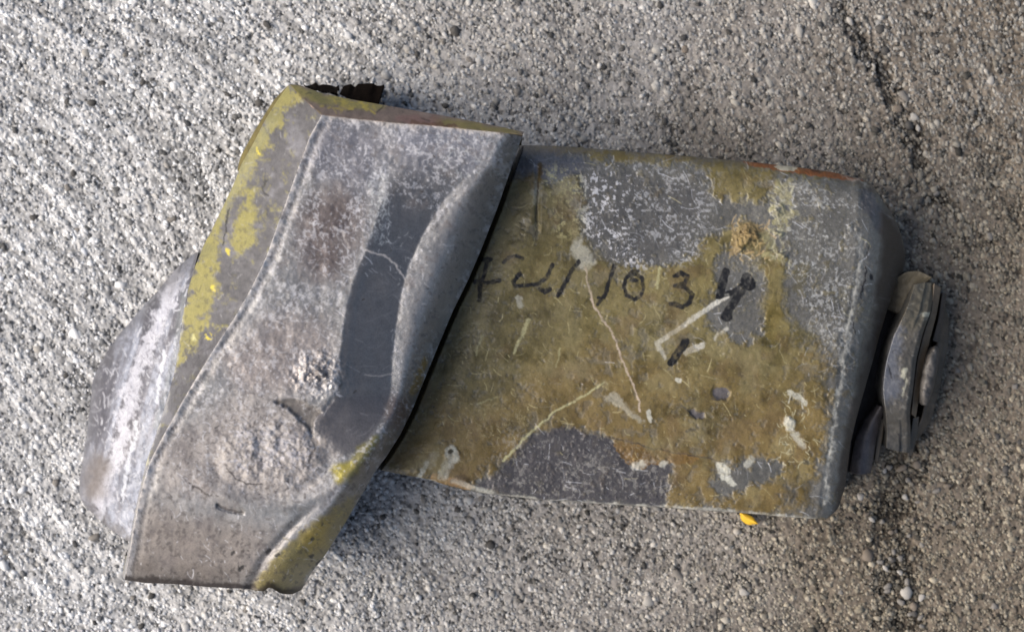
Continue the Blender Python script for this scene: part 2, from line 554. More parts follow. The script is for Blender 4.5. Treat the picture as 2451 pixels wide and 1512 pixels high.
def ico2():
    v = [tuple(x) for x in ICO]; f = []
    cache = {}
    def mid(a, b):
        k = (min(a, b), max(a, b))
        if k not in cache:
            m = (np.array(v[a]) + np.array(v[b])); m /= np.linalg.norm(m)
            v.append(tuple(m)); cache[k] = len(v) - 1
        return cache[k]
    for a, b, c in ICF:
        ab, bc, ca_ = mid(a, b), mid(b, c), mid(c, a)
        f += [(a, ab, ca_), (b, bc, ab), (c, ca_, bc), (ab, bc, ca_)]
    return np.array(v), np.array(f)


IV, IF = ico2()
peb_mesh = []
for k in range(12):
    a = r.uniform(0, 6.28, 3)
    j = 1 + 0.16 * np.sin(IV[:, 0] * 2.3 + a[0]) + 0.14 * np.sin(IV[:, 1] * 2.9 + a[1]) + 0.12 * np.sin(IV[:, 2] * 3.1 + a[2]) + r.normal(0, 0.11, len(IV))
    me = bpy.data.meshes.new('pebble')
    me.from_pydata([tuple(p) for p in IV * j[:, None]], [], [tuple(int(q) for q in f) for f in IF])
    for p in me.polygons:
        p.use_smooth = True
    me.materials.append(PEB_M[k % 4])
    peb_mesh.append(me)


def pebble(u, v, d, kind, el=None, rot=None, sink=-0.04):
    me = peb_mesh[kind + 4 * int(r.integers(0, 3))]
    o = bpy.data.objects.new('pebble', me)
    h = float(ground_height(np.array([float(u)]), np.array([float(v)]))[0][0]) - 8
    o.location = ((u - CU) * PX, -(v - CV) * PX, (h + d * sink) * PX)
    e = el or r.uniform(1, 1.35)
    o.scale = (d * e * PX / 2, d * PX / 2, d * 0.32 * PX)
    o.rotation_euler = (0, 0, r.uniform(0, 6.28) if rot is None else rot)
    o.parent = ground
    col.objects.link(o)


for (u, v, d, k) in [(2168, 1418, 24, 0), (2158, 1442, 16, 1), (2172, 1392, 14, 1), (2142, 1322, 12, 1), (2122, 1362, 14, 0),
                     (2158, 1336, 16, 1), (2108, 1346, 14, 1), (2190, 1452, 20, 2), (2205, 1478, 12, 1), (2180, 1470, 12, 1), (2078, 1330, 30, 2),
                     (2135, 1275, 12, 2), (2114, 1250, 12, 1), (2090, 1245, 14, 0), (2160, 1120, 20, 2),
                     (2175, 1150, 12, 1), (1990, 1300, 12, 3), (1500, 1345, 20, 1), (1450, 1350, 15, 0), (1340, 1395, 16, 0), (1625, 1375, 22, 1),
                     (1550, 1440, 24, 0), (1570, 1470, 14, 0), (1130, 1430, 14, 0), (960, 1430, 15, 1), (2150, 262, 20, 2), (2168, 230, 22, 1),
                     (2190, 280, 18, 0), (2200, 305, 14, 0), (2120, 120, 18, 3), (2290, 205, 12, 1), (1915, 78, 24, 0), (1740, 165, 16, 0),
                     (2375, 190, 20, 0), (220, 245, 22, 3), (160, 243, 18, 3), (575, 600, 16, 3), (430, 430, 15, 3), (80, 520, 20, 3),
                     (620, 245, 20, 3), (640, 60, 20, 3), (340, 195, 18, 3), (1090, 75, 30, 3), (1580, 10, 20, 3), (2040, 120, 20, 3)]:
    pebble(u, v, d, k)
for q in range(180):
    u, v = r.uniform(0, 2451), r.uniform(0, 1512)
    if sample(hide, np.array([u]), np.array([v]))[0] > 0.2:
        continue
    pebble(u, v, r.uniform(12, 19), int(r.choice([0, 1, 1, 2, 3, 3])) if u > 1100 else int(r.choice([0, 1, 1, 3, 3])))
for q in range(16):
    t = r.random()
    u = 2150 + 30 * math.sin(t * 7) + r.normal(0, 48); v = 1100 + t * 410
    pebble(u, v, r.uniform(9, 15), int(r.choice([0, 1, 1, 2, 3, 3, 3])))

# =================================================================== THE METAL PART
part = bpy.data.objects.new('metal_part', None)
part.location = (0, 0, 0)
col.objects.link(part)
part['label'] = 'battered grey metal machine part with olive paint and black handwritten numbers lying on concrete'
part['category'] = 'metal part'

ZB = 228.0       # top of the block
rp = np.random.default_rng(5)

# ---------------------------------------------------------------- paint of the block
OLIVE = (110, 99, 58); SLATE = (118, 116, 110)
PB = Paint(SLATE, 0.40)
PB.mul(1 + 0.26 * cf(90, 101, 4) + 0.10 * cf(7, 102, 3))
olive = poly([(880, 1100), (1150, 520), (1215, 430), (1262, 425), (1290, 395), (1300, 440), (1380, 418), (1397, 470), (1388, 520), (1400, 580),
              (1420, 605), (1450, 625), (1530, 640), (1600, 645), (1650, 612), (1690, 572), (1730, 560), (1760, 540), (1800, 530), (1835, 560),
              (1835, 600), (1872, 622), (1900, 640), (1880, 680), (1868, 720), (1885, 760), (1935, 800), (1960, 840), (1985, 880), (1992, 930),
              (1985, 1000), (1970, 1080), (1945, 1160), (1930, 1225), (1600, 1216), (1612, 1130), (1592, 1098), (1530, 1104), (1490, 1072),
              (1450, 1042), (1380, 1027), (1320, 1018), (1270, 1035), (1212, 1098), (1190, 1125), (1140, 1140), (1132, 1168), (1050, 1148), (940, 1130)], 9)
olive = np.maximum(olive, poly([(1690, 398), (1800, 405), (1860, 430), (1835, 470), (1800, 482), (1772, 470), (1745, 497), (1720, 470), (1700, 440)], 8))
olive = np.maximum(olive, poly([(1290, 352), (1500, 362), (1700, 378), (1990, 414), (1990, 426), (1800, 408), (1640, 392), (1480, 385), (1320, 372)], 4))
for h in ([(1718, 600), (1760, 590), (1825, 640), (1832, 690), (1836, 760), (1825, 800), (1780, 832), (1750, 802), (1700, 792), (1690, 742), (1722, 702), (1714, 650)],
          [(1722, 1112), (1800, 1098), (1885, 1108), (1850, 1150), (1792, 1160), (1764, 1190), (1702, 1182)],
          [(1880, 1165), (1905, 1160), (1905, 1215), (1875, 1218)]):
    olive *= 1 - poly(h, 8)
olive = fray(olive, 15, 170, 0.42, 0.22)
worn = sm(0.48, 0.8, cf(22, 120, 4, 0.65) + 0.5 * cf(130, 121, 3))
olive *= 1 - 0.35 * worn
olive = np.clip(olive + 0.45 * sm(0.55, 0.9, cf(18, 122, 4, 0.65) + 0.45 * cf(110, 123, 3)) * (1 - olive) * (GX < 2020), 0, 1)
tone = cf(130, 110, 4); tone2 = cf(34, 111, 4)
oc = lin(OLIVE)[None, None] * (1 + 0.30 * tone + 0.22 * tone2 + 0.12 * cf(5, 112, 2))[..., None]
# browner towards the foot of the block, greyer by the collar
brown = sm(800, 1050, GY + 120 * tone) * 0.6
oc = oc * (1 - brown[..., None]) + lin((118, 95, 50)) * (1 + 0.2 * tone2[..., None]) * brown[..., None]
greyed = sm(120, 20, GX - (1235 - (GY - 360) * 0.43)) * 0.45
oc = oc * (1 - greyed[..., None]) + lin((108, 106, 88)) * greyed[..., None]
PB.c[..., :3] = PB.c[..., :3] * (1 - olive[..., None]) + oc * olive[..., None]
PB.c[..., 3] = PB.c[..., 3] * (1 - olive) + (0.50 + 0.1 * tone2) * olive
# dark grey bare patch at the foot
PB.mix(poly([(1195, 1125), (1270, 1040), (1320, 1022), (1380, 1030), (1450, 1046), (1490, 1078), (1530, 1108), (1590, 1100), (1608, 1135), (1596, 1212), (1300, 1198), (1140, 1172), (1150, 1145)], 10), (72, 70, 77), 0.5, 0.0)
dk = fray(poly([(1195, 1125), (1270, 1040), (1320, 1022), (1380, 1030), (1450, 1046), (1490, 1078), (1530, 1108), (1590, 1100), (1608, 1135), (1596, 1212), (1300, 1198), (1140, 1172), (1150, 1145)], 10), 6, 190)
PB.mix(dk, (80, 77, 80), 0.42, 0.9)
PB.mix(poly([(1395, 440), (1440, 400), (1560, 420), (1690, 470), (1640, 600), (1560, 640), (1450, 620), (1405, 570)], 14, 6), (100, 99, 99), None, 0.5)
PB.mix(poly([(1230, 350), (1330, 355), (1400, 380), (1390, 420), (1300, 430), (1270, 420), (1225, 430)], 10, 8), (110, 111, 118), None, 0.8)
# rust and brown
PB.mix(poly([(1470, 1058), (1530, 1066), (1600, 1078), (1690, 1093), (1650, 1112), (1590, 1112), (1560, 1112), (1520, 1118), (1490, 1098)], 8), (134, 102, 50), None, 0.7)
PB.mix(poly([(1040, 1130), (1120, 1155), (1140, 1170), (1080, 1165), (1030, 1148)], 6), (165, 128, 80), None, 0.8)
PB.mix(poly([(1085, 1140), (1110, 1135), (1130, 1150), (1115, 1160)], 4, 2), (60, 45, 22), None, 0.8)
PB.mix(poly([(1770, 382), (1880, 392), (2000, 410), (2090, 440), (2050, 433), (1980, 425), (1850, 406), (1790, 396)], 3), (136, 78, 34), 0.6, 0.9)
PB.mix(poly([(1940, 402), (1975, 408), (1970, 414), (1945, 411)], 3), (70, 38, 20), None, 0.8)
PB.mix(poly([(1852, 398), (1880, 392), (1908, 402), (1896, 410), (1862, 406)], 3), (205, 198, 176), None, 1)
PB.mix(poly([(1752, 560), (1790, 535), (1825, 545), (1832, 565), (1790, 580), (1775, 600), (1752, 612)], 9), (150, 128, 84), 0.8, 0.75)
m = zeros()
flecks(m, 60, 1750, 1840, 535, 625, 10, 34, 2, 5, rp); PB.mix(m, (196, 168, 116), 0.8, 0.7)
m = zeros()
flecks(m, 45, 1750, 1840, 535, 640, 8, 22, 2, 4, rp); PB.mix(m, (78, 62, 34), 0.8, 0.7)
m = zeros()
for k in range(70):
    t = rp.random(); x = 1862 + 14 * math.sin(t * 6) + rp.normal(0, 12); y = 440 + t * 200
    stroke(m, [(x, y), (x + rp.normal(0, 9), y + rp.normal(0, 9))], rp.uniform(4, 13), 5, rp.uniform(.4, 1), 3)
PB.mix(m, (152, 146, 104), 0.8, 0.8)
m = zeros(); flecks(m, 40, 1840, 1895, 430, 640, 8, 22, 2, 5, rp); PB.mix(m, (196, 192, 160), 0.8, 0.7)
m = zeros(); stroke(m, [(1852, 640), (1853, 800)], 34, 10, 0.8, 6); PB.mix(m, (126, 110, 56), None, 0.8)
m = zeros(); stroke(m, [(1925, 640), (1905, 690)], 24, 10, 0.8, 10); PB.mix(m, (118, 108, 70), None, 0.6)
m = zeros(); stroke(m, [(1840, 790), (1900, 780), (1945, 805)], 12, 8, 0.8, 8); PB.mix(m, (124, 112, 66), None, 0.7)
# pale stains and spots
pale = zeros()
stroke(pale, [(1378, 585), (1400, 640), (1392, 600), (1412, 625)], 22, 8, 0.55, 10)
stroke(pale, [(1078, 1078), (1086, 1098)], 24, 4, 0.9, 5); stroke(pale, [(1080, 1100), (1060, 1135)], 24, 8, 0.75, 8)
stroke(pale, [(1022, 1105), (1005, 1142)], 10, 4, 0.9, 5); stroke(pale, [(1040, 1085), (1015, 1115)], 18, 8, 0.35, 10)
stroke(pale, [(1082, 1150), (1180, 1182)], 10, 5, 0.6, 5); stroke(pale, [(1000, 1150), (1040, 1152)], 10, 4, 0.6, 4)
stroke(pale, [(1890, 1012), (1892, 1020)], 28, 6, 0.95, 6); stroke(pale, [(1905, 1040), (1918, 1062)], 16, 8, 0.7, 6)
stroke(pale, [(1895, 938), (1915, 952), (1930, 965)], 14, 5, 0.8, 4); stroke(pale, [(1895, 938), (1888, 965)], 3, 2, 0.8, 2); stroke(pale, [(1918, 960), (1922, 978)], 3, 2, .8, 2)
stroke(pale, [(1722, 1108), (1732, 1130), (1752, 1158)], 20, 7, 0.9, 5)
stroke(pale, [(1622, 909), (1625, 911)], 12, 2, 0.9, 2); stroke(pale, [(1552, 985), (1554, 1010)], 9, 3, 0.9, 2)
stroke(pale, [(1460, 950), (1480, 960)], 24, 8, 0.45, 6); stroke(pale, [(1485, 965), (1535, 1010)], 12, 6, 0.4, 5)
stroke(pale, [(1242, 712), (1246, 732)], 15, 5, 0.6, 4); stroke(pale, [(1583, 1108), (1590, 1112)], 14, 6, 0.8, 5)
stroke(pale, [(1520, 1115), (1535, 1105)], 16, 6, 0.7, 5); stroke(pale, [(1800, 1100), (1790, 1108)], 18, 6, 0.5, 5)
stroke(pale, [(1285, 445), (1280, 480)], 18, 10, 0.5, 10); stroke(pale, [(1330, 430), (1370, 460), (1380, 510)], 30, 14, 0.3, 18)
PB.mix(pale, (205, 204, 190), 0.7, 0.85)
m = zeros(); stroke(m, [(1078, 1079), (1079, 1081)], 11, 2, 1, 2); PB.mix(m, (58, 56, 40), None, 1)
# long scratches
m = zeros()
stroke(m, [(1400, 640), (1415, 715), (1445, 770), (1465, 795), (1490, 860), (1512, 915), (1528, 960), (1532, 985)], 4.5, 3, 0.9, 1.5)
stroke(m, [(1415, 715), (1428, 742)], 7, 3, 0.9, 2)
PB.mix(m, (196, 178, 160), 0.6, 0.9)
m = zeros()
stroke(m, [(1444, 916), (1420, 934), (1370, 962), (1330, 985), (1280, 1025), (1240, 1065), (1205, 1100)], 5, 3, 0.9, 2)
stroke(m, [(1265, 768), (1252, 796), (1228, 842)], 8, 5, 0.7, 4); stroke(m, [(1340, 835), (1330, 880)], 4, 3, 0.5, 2)
stroke(m, [(1158, 800), (1140, 850)], 5, 4, 0.45, 3); stroke(m, [(1140, 965), (1190, 950)], 4, 3, 0.4, 2)
stroke(m, [(1580, 640), (1572, 690)], 6, 3, 0.7, 3)
PB.mix(m, (188, 184, 138), 0.6, 0.85)
m = zeros()
stroke(m, [(1740, 708), (1690, 742), (1630, 782), (1590, 808)], 12, 3, 1, 3); stroke(m, [(1590, 808), (1572, 820), (1576, 836)], 11, 3, 0.9, 3)
stroke(m, [(1580, 836), (1588, 856)], 10, 4, 0.75, 4); stroke(m, [(1682, 828), (1655, 836), (1640, 842)], 15, 3, 1, 3)
stroke(m, [(1745, 790), (1712, 812)], 8, 5, 0.7, 4)
PB.mix(m, (205, 202, 190), 0.6, 0.95)
m = zeros()
stroke(m, [(1450, 1044), (1520, 1060), (1600, 1080), (1680, 1094), (1730, 1103)], 4, 3, 1, 2)
stroke(m, [(1294, 398), (1288, 440), (1284, 490), (1283, 560)], 3.5, 3, 1, 1.5)
stroke(m, [(1895, 1060), (1900, 1080), (1880, 1110)], 3, 3, .7, 1.5)
PB.mix(m, (52, 42, 26), 0.6, 0.9)
m = zeros(); stroke(m, [(1296, 395), (1292, 430)], 10, 5, 0.8, 4); PB.mix(m, (110, 88, 44), None, 0.8)
# chips and dark spots
m = zeros()
stroke(m, [(1718, 940), (1733, 943)], 27, 4, 1, 2); stroke(m, [(1655, 984), (1668, 995), (1680, 992)], 17, 5, 1, 2)
PB.mix(m, (84, 80, 82), 0.6, 1)
m = zeros()
stroke(m, [(1632, 972), (1655, 990), (1668, 1003)], 4, 3, 1, 1.5); stroke(m, [(1705, 955), (1738, 957)], 4, 3, 0.8, 2)
stroke(m, [(1926, 1106), (1934, 1108)], 13, 3, 1, 2); stroke(m, [(1645, 1028), (1660, 1026)], 7, 4, .8, 2); stroke(m, [(1770, 895), (1780, 902)], 10, 6, .6, 5)
PB.mix(m, (44, 40, 40), 0.6, 0.95)
m = poly([(1330, 880), (1400, 860), (1440, 900), (1380, 920)], 14, 8); PB.mix(m, (112, 92, 62), None, 0.5)
m = poly([(1740, 860), (1780, 850), (1800, 895), (1760, 905)], 14, 8); PB.mix(m, (92, 78, 50), None, 0.5)
# small scratches all over
rid_n = lambda sc, sd, p: np.clip(1 - np.abs(cf(sc * 0.6, sd, 4, 0.65)) * 2.0, 0, 1) ** (p * 0.7) * sm(-0.1, 0.5, cf(5, sd + 1, 2)) * sm(-0.3, 0.4, cf(45, sd + 2, 3))
m = zeros(); flecks(m, 1200, 900, 2080, 350, 1240, 3, 36, 0.8, 2, rp, 0.9, 2.0, olive, 0.2); PB.mix(m, (200, 190, 142), 0.6, 0.7)
nolive = 1 - olive
m = zeros(); flecks(m, 900, 1230, 2160, 340, 1240, 3, 40, 0.8, 1.9, rp, 0.7, 2.4, nolive, 0.2); PB.mix(m, (224, 225, 228), 0.5, 0.8)
lace = rid_n(22, 131, 5) * sm(-0.1, 0.5, cf(60, 132, 3))
PB.mix(lace * poly([(1395, 395), (1500, 395), (1510, 470), (1490, 560), (1540, 640), (1470, 640), (1395, 560)], 14, 14), (216, 216, 220), 0.7, 0.9)
PB.mix(lace * poly([(1500, 380), (1720, 420), (1680, 620), (1520, 640), (1490, 540)], 14, 14), (206, 208, 212), 0.7, 0.5)
PB.mix(lace * poly([(1300, 405), (1395, 405), (1395, 560), (1330, 560)], 14, 12), (206, 198, 142), 0.7, 0.7)
PB.mix(lace * poly([(1190, 1030), (1480, 1040), (1620, 1110), (1610, 1210), (1160, 1180)], 14, 10), (172, 168, 160), 0.6, 0.45)
crumb = sm(0.34, 0.62, cf(7, 141, 3, .65) + 0.45 * cf(40, 142, 3)) 
PB.mix(crumb * poly([(1395, 395), (1510, 400), (1500, 560), (1560, 640), (1470, 640), (1395, 560)], 14, 14), (214, 214, 218), 0.65, 0.8)
PB.mix(crumb * poly([(1500, 380), (1720, 420), (1680, 620), (1520, 640), (1490, 540)], 14, 14), (200, 202, 206), 0.65, 0.4)
PB.mix(crumb * poly([(1190, 1030), (1480, 1040), (1620, 1110), (1610, 1210), (1160, 1180)], 14, 10), (176, 172, 164), 0.6, 0.32)
PB.mix(crumb * poly([(1300, 405), (1395, 405), (1395, 560), (1330, 560)], 14, 12), (204, 196, 140), 0.7, 0.6)
PB.mix(crumb * poly([(1840, 420), (2060, 470), (2050, 760), (2000, 900), (1900, 700)], 14, 14), (188, 190, 190), 0.6, 0.45)
PB.mix(rid_n(30, 133, 7) * poly([(1840, 420), (2060, 470), (2050, 760), (2000, 900), (1900, 700)], 14, 14), (190, 192, 190), 0.7, 0.6)
PB.mix(rid_n(16, 135, 6) * sm(0.1, 0.6, cf(90, 136, 3)) * (GX > 900), (196, 188, 150), 0.7, 0.35)
PB.mix(sm(0.35, 0.75, cf(9, 137, 3, .6)) * (GX > 900), (62, 54, 36), 0.6, 0.30)
PB.mix(sm(0.2, 0.7, cf(60, 138, 4, .6)) * olive, (104, 84, 52), 0.5, 0.45)
PB.mix(sm(0.2, 0.7, cf(75, 139, 4, .6)) * olive, (136, 126, 88), 0.55, 0.4)
m = zeros(); flecks(m, 60, 1860, 1950, 930, 1110, 8, 24, 1.2, 2.2, rp, 1.2, 3, None, .4); PB.mix(m, (204, 200, 166), 0.7, 0.7)
m = zeros(); flecks(m, 90, 1930, 2060, 560, 900, 8, 34, 0.8, 1.5, rp, 2.6, 2, None, .3); PB.mix(m, (190, 192, 190), 0.7, 0.5)
m = zeros(); flecks(m, 900, 900, 2080, 350, 1240, 2, 7, 1.5, 3, rp, 0.6, 3, None, .3); PB.mix(m, (50, 46, 34), 0.6, 0.35)
# rubbed edges
m = zeros()
stroke(m, [(2062, 560), (2056, 650), (2040, 740), (2025, 800), (2015, 900), (2002, 1000), (1986, 1100), (1972, 1200)], 9, 9, 0.9, 8)
stroke(m, [(1160, 1182), (1300, 1196), (1450, 1206), (1600, 1214)], 7, 4, 0.7, 4); stroke(m, [(1610, 1214), (1800, 1226), (1950, 1242)], 8, 4, 0.8, 5)
stroke(m, [(2010, 410), (2060, 440), (2080, 470)], 6, 8, 0.7, 5)
m *= 0.8 + 0.6 * np.clip(cf(14, 140, 3), -0.7, 1)
PB.mix(np.clip(m, 0, 1), (192, 190, 180), 0.6, 0.85)
m = zeros()
stroke(m, [(2072, 640), (2068, 680), (2062, 712)], 5, 5, 1, 2); stroke(m, [(2044, 770), (2046, 800)], 3, 4, 1, 2); stroke(m, [(2082, 590), (2076, 620)], 4, 5, .8, 2)
stroke(m, [(2085, 660), (2086, 668)], 8, 3, 1, 2)
PB.mix(m, (26, 24, 28), 0.6, 1)
# the dark corner, and the brown end face with its shade painted in
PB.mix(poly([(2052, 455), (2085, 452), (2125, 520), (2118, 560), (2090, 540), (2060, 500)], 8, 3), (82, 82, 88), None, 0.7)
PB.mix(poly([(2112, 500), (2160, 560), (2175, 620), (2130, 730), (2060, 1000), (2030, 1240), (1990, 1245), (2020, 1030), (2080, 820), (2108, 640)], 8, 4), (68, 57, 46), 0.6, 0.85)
# handwriting in black marker
ink = zeros()
z1 = lambda pts: [(1095.5 + .3623 * x, 313 + .3623 * y) for x, y in pts]
z2 = lambda pts: [(1643 + .3623 * x, 313 + .3623 * y) for x, y in pts]
z4 = lambda pts: [(1408 + .3623 * x, 782.5 + .3623 * y) for x, y in pts]
for pts, w in ((z1([(150, 848), (215, 850)]), 10), (z1([(200, 850), (172, 960), (152, 1000), (140, 1122)]), 8.5), (z1([(115, 996), (190, 1000), (272, 990)]), 8.5),
               (z1([(300, 872), (335, 835), (390, 822), (432, 842)]), 7), (z1([(408, 945), (366, 1000), (382, 1028), (420, 1022), (480, 1016), (545, 1010), (592, 968), (622, 886)]), 8.5),
               (z1([(545, 1045), (580, 1062), (612, 1046)]), 9), (z1([(800, 862), (740, 952), (702, 1020), (664, 1086)]), 9),
               (z1([(1036, 890), (1006, 975), (972, 1080), (930, 1142)]), 8), (z1([(925, 1100), (962, 1106)]), 6),
               (z1([(1140, 960), (1180, 940), (1222, 975), (1228, 1030), (1205, 1090), (1165, 1112), (1115, 1085), (1100, 1030), (1112, 975), (1150, 930), (1190, 925)]), 7.5),
               (z1([(1150, 985), (1185, 985)]), 9),
               (z1([(1436, 962), (1470, 938), (1520, 958), (1502, 1000), (1432, 1028), (1500, 1030), (1546, 1080), (1532, 1140), (1490, 1165), (1408, 1142)]), 9),
               (z2([(262, 930), (240, 1000), (226, 1060), (216, 1090)]), 16), (z2([(222, 1085), (300, 1072), (350, 1036), (400, 1000)]), 11),
               (z2([(400, 985), (412, 1010)]), 27), (z2([(398, 1000), (335, 1105), (285, 1180), (258, 1222)]), 17), (z2([(262, 1222), (268, 1228)]), 22),
               (z4([(645, 95), (605, 150), (570, 205), (548, 232)]), 16)):
    stroke(ink, pts, w * 1.2, 2.0, 1, 1.5)
ink *= np.clip(0.95 + 0.45 * cf(8, 150, 3), 0.25, 1)
PB.mix(ink, (18, 18, 22), 0.45, 0.96)

# ---------------------------------------------------------------- block geometry
RIDGE_C = [(770, 275), (740, 330), (715, 398), (690, 468), (662, 545), (636, 618), (600, 692), (560, 762), (520, 822), (472, 900), (430, 972), (392, 1040),
           (356, 1110), (334, 1190), (315, 1290), (298, 1387)]
EDGE_C = [(1251, 322), (1240, 352), (1218, 420), (1190, 500), (1150, 602), (1116, 680), (1085, 742), (1048, 830), (1012, 918), (985, 985), (958, 1040), (925, 1092),
          (900, 1125), (862, 1190), (822, 1258), (780, 1325), (745, 1370), (722, 1410)]
B_TOP = [(1120, 340), (1230, 347), (1350, 350), (1500, 362), (1700, 378), (1800, 388), (1900, 399), (2000, 413), (2060, 427), (2086, 440)]
B_RIGHT = [(2086, 440), (2110, 475), (2140, 520), (2160, 568), (2168, 610), (2162, 650), (2142, 690), (2124, 740), (2106, 800), (2090, 860), (2070, 930),
           (2050, 1000), (2036, 1060), (2027, 1130), (2018, 1180), (2006, 1218), (1976, 1243)]
B_BOT = [(830, 1105), (900, 1122), (960, 1135), (1030, 1147), (1080, 1165), (1150, 1179), (1300, 1196), (1450, 1206), (1600, 1215), (1700, 1222), (1800, 1229), (1900, 1238), (1976, 1243)]
B_LEFT = [(1120, 340), (1040, 560), (940, 820), (830, 1105)]
RIDGE = np.array([(2066, 425), (2066, 470), (2062, 560), (2056, 650), (2040, 740), (2025, 800), (2015, 900), (2002, 1000), (1986, 1100), (1972, 1200), (1965, 1260)], float)
INNER = np.array([(2085, 425), (2108, 480), (2112, 540), (2104, 620), (2090, 720), (2065, 800), (2050, 900), (2030, 1000), (2012, 1100), (1995, 1200), (1985, 1260)], float)
TOPC = np.array(B_TOP, float); BOTC = np.array(B_BOT, float)
BRIGHT = np.array(B_RIGHT, float)
chip_m = zeros()
stroke(chip_m, [(1716, 938), (1735, 944)], 26, 3, 1, 8); stroke(chip_m, [(1655, 984), (1668, 995), (1680, 992)], 16, 4, 1, 6)
bump_m = zeros()
for (x, y, rr, a) in ((1785, 565, 44, 1), (1805, 560, 20, 1), (1770, 590, 18, 1), (1862, 500, 26, .7), (1865, 560, 24, .6), (1870, 610, 24, .5), (1080, 1085, 22, .5), (1890, 1015, 26, .5)):
    stroke(bump_m, [(x, y), (x + 1, y + 1)], rr, 7, a, rr * 0.5)


def block_z(S, T, U, V):
    dtop = V - np.interp(U, TOPC[:, 0], TOPC[:, 1])
    dbot = np.interp(U, BOTC[:, 0], BOTC[:, 1]) - V
    z = np.full(U.shape, ZB)
    # rolled top shoulder, crisp lower arris
    w = 48
    q = np.clip(1 - dtop / w, 0, 1); z -= 60 * (1 - np.sqrt(np.clip(1 - q * q * 0.93, 0, 1)))
    q = np.clip(1 - dbot / 16, 0, 1); z -= 10 * (1 - np.sqrt(np.clip(1 - q * q * 0.9, 0, 1)))
    # right end: a shallow bevel, then the face falls away
    ur = np.interp(V, RIDGE[:, 1], RIDGE[:, 0]); ui = np.interp(V, INNER[:, 1], INNER[:, 0])
    uo = np.interp(V, BRIGHT[:, 1], BRIGHT[:, 0])
    d = U - ur
    wd = np.maximum(ui - ur, 12)
    dd = np.clip(d, 0, wd)
    z -= dd * 0.34 + dd * dd / wd * 0.22
    d2 = np.clip(U - ui, 0, None)
    z -= d2 * 0.9 + d2 * d2 * 0.022 + 5 * fbm(U, V, 60, 209, 3) * sm(-10, 25, d2) * (d2 > 0)
    z -= 5 * np.clip(fbm(U, V, 34, 210, 4, 0.6) - 0.12, 0, 1) * sm(60, 10, np.abs(d))     # knocks along the arris
    cl = U - np.interp(V, [p[1] for p in EDGE_C], [p[0] for p in EDGE_C])
    z -= 95 * sm(13, 2, cl) * sm(338, 350, V) + 18 * sm(100, 10, cl)
    z += -3.0 * sm(-14, 0, d) * sm(30, 0, d)
    # wear
    z += 2.6 * fbm(U, V, 240, 201, 3) + 1.0 * fbm(U, V, 46, 202, 3) + 0.28 * fbm(U, V, 9, 203, 2)
    z += 2.2 * sample(olive, U, V)                       # the coat of paint has a thickness
    z += -4.0 * sample(chip_m, U, V)
    z += sample(bump_m, U, V) * (8 + 7 * fbm(U, V, 12, 204, 3))
    # dent by the lower crack
    z += -3.0 * sm(24, 0, np.abs(V - (1044 + (U - 1450) * 0.215) - 8)) * sm(1430, 1480, U) * sm(1760, 1700, U)
    # slow sag near the collar
    z -= 10 * sm(1300, 1100, U + (V - 360) * 0.43)
    z += -5 * sm(10, 0, np.abs(U - 1287)) * sm(380, 420, V) * sm(580, 520, V)
    return z


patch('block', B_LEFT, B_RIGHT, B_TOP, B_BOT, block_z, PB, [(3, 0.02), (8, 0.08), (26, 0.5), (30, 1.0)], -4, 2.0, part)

# ---------------------------------------------------------------- the collar
TOP_C = [(770, 275), (850, 284), (950, 294), (1050, 302), (1150, 312), (1251, 322)]
BOT_C = [(298, 1387), (345, 1394), (420, 1397), (500, 1404), (560, 1407), (592, 1408), (618, 1414), (634, 1413), (645, 1403), (656, 1410), (672, 1420), (700, 1422), (722, 1410)]
BAND_L = np.array([(940, 260), (935, 390), (930, 440), (902, 520), (872, 610), (842, 680), (824, 760), (816, 850), (812, 920), (800, 960), (770, 1000), (740, 1100), (700, 1200), (640, 1420)], float)
BAND_R = np.array([(1190, 260), (1150, 390), (1062, 478), (1012, 560), (976, 640), (956, 720), (945, 800), (938, 880), (934, 940), (922, 985), (880, 1045), (822, 1125), (775, 1190), (718, 1258), (655, 1325), (596, 1412)], float)
PC = Paint((160, 159, 158), 0.40)
big = cf(150, 301, 4); mid = cf(40, 302, 4)
PC.mul(1 + 0.24 * big + 0.2 * mid + 0.05 * cf(6, 303, 3))
PC.mix(poly([(720, 480), (830, 430), (880, 520), (850, 640), (780, 690), (700, 640)], 20, 25), (106, 92, 88), None, 0.85)
PC.mix(poly([(770, 280), (930, 300), (920, 400), (880, 460), (780, 440), (730, 380)], 16, 20), (136, 134, 140), None, 0.8)
PC.mix(poly([(620, 760), (780, 760), (810, 900), (700, 950), (560, 940), (520, 870)], 20, 25), (162, 150, 144), None, 0.7)
PC.mix(poly([(380, 1080), (560, 950), (700, 960), (800, 1060), (760, 1180), (560, 1200), (380, 1190)], 24, 20), (160, 151, 145), 0.56, 0.75)
PC.mix(poly([(300, 1390), (330, 1200), (520, 1240), (680, 1260), (600, 1400)], 24, 25), (142, 131, 122), 0.56, 0.8)
PC.mix(poly([(300, 1392), (310, 1320), (400, 1350), (560, 1360), (600, 1412)], 18, 18), (104, 94, 86), 0.56, 0.6)
PC.mix(poly([(940, 300), (1190, 315), (1150, 400), (1040, 430), (940, 410)], 18, 20), (166, 166, 174), 0.36, 0.9)  # pale blue-grey paints a highlight into the top hollow
PC.mix(poly([(985, 640), (1080, 480), (1180, 370), (1215, 380), (1150, 560), (1040, 780), (960, 900), (955, 760)], 14, 16), (152, 150, 149), 0.42, 0.8)
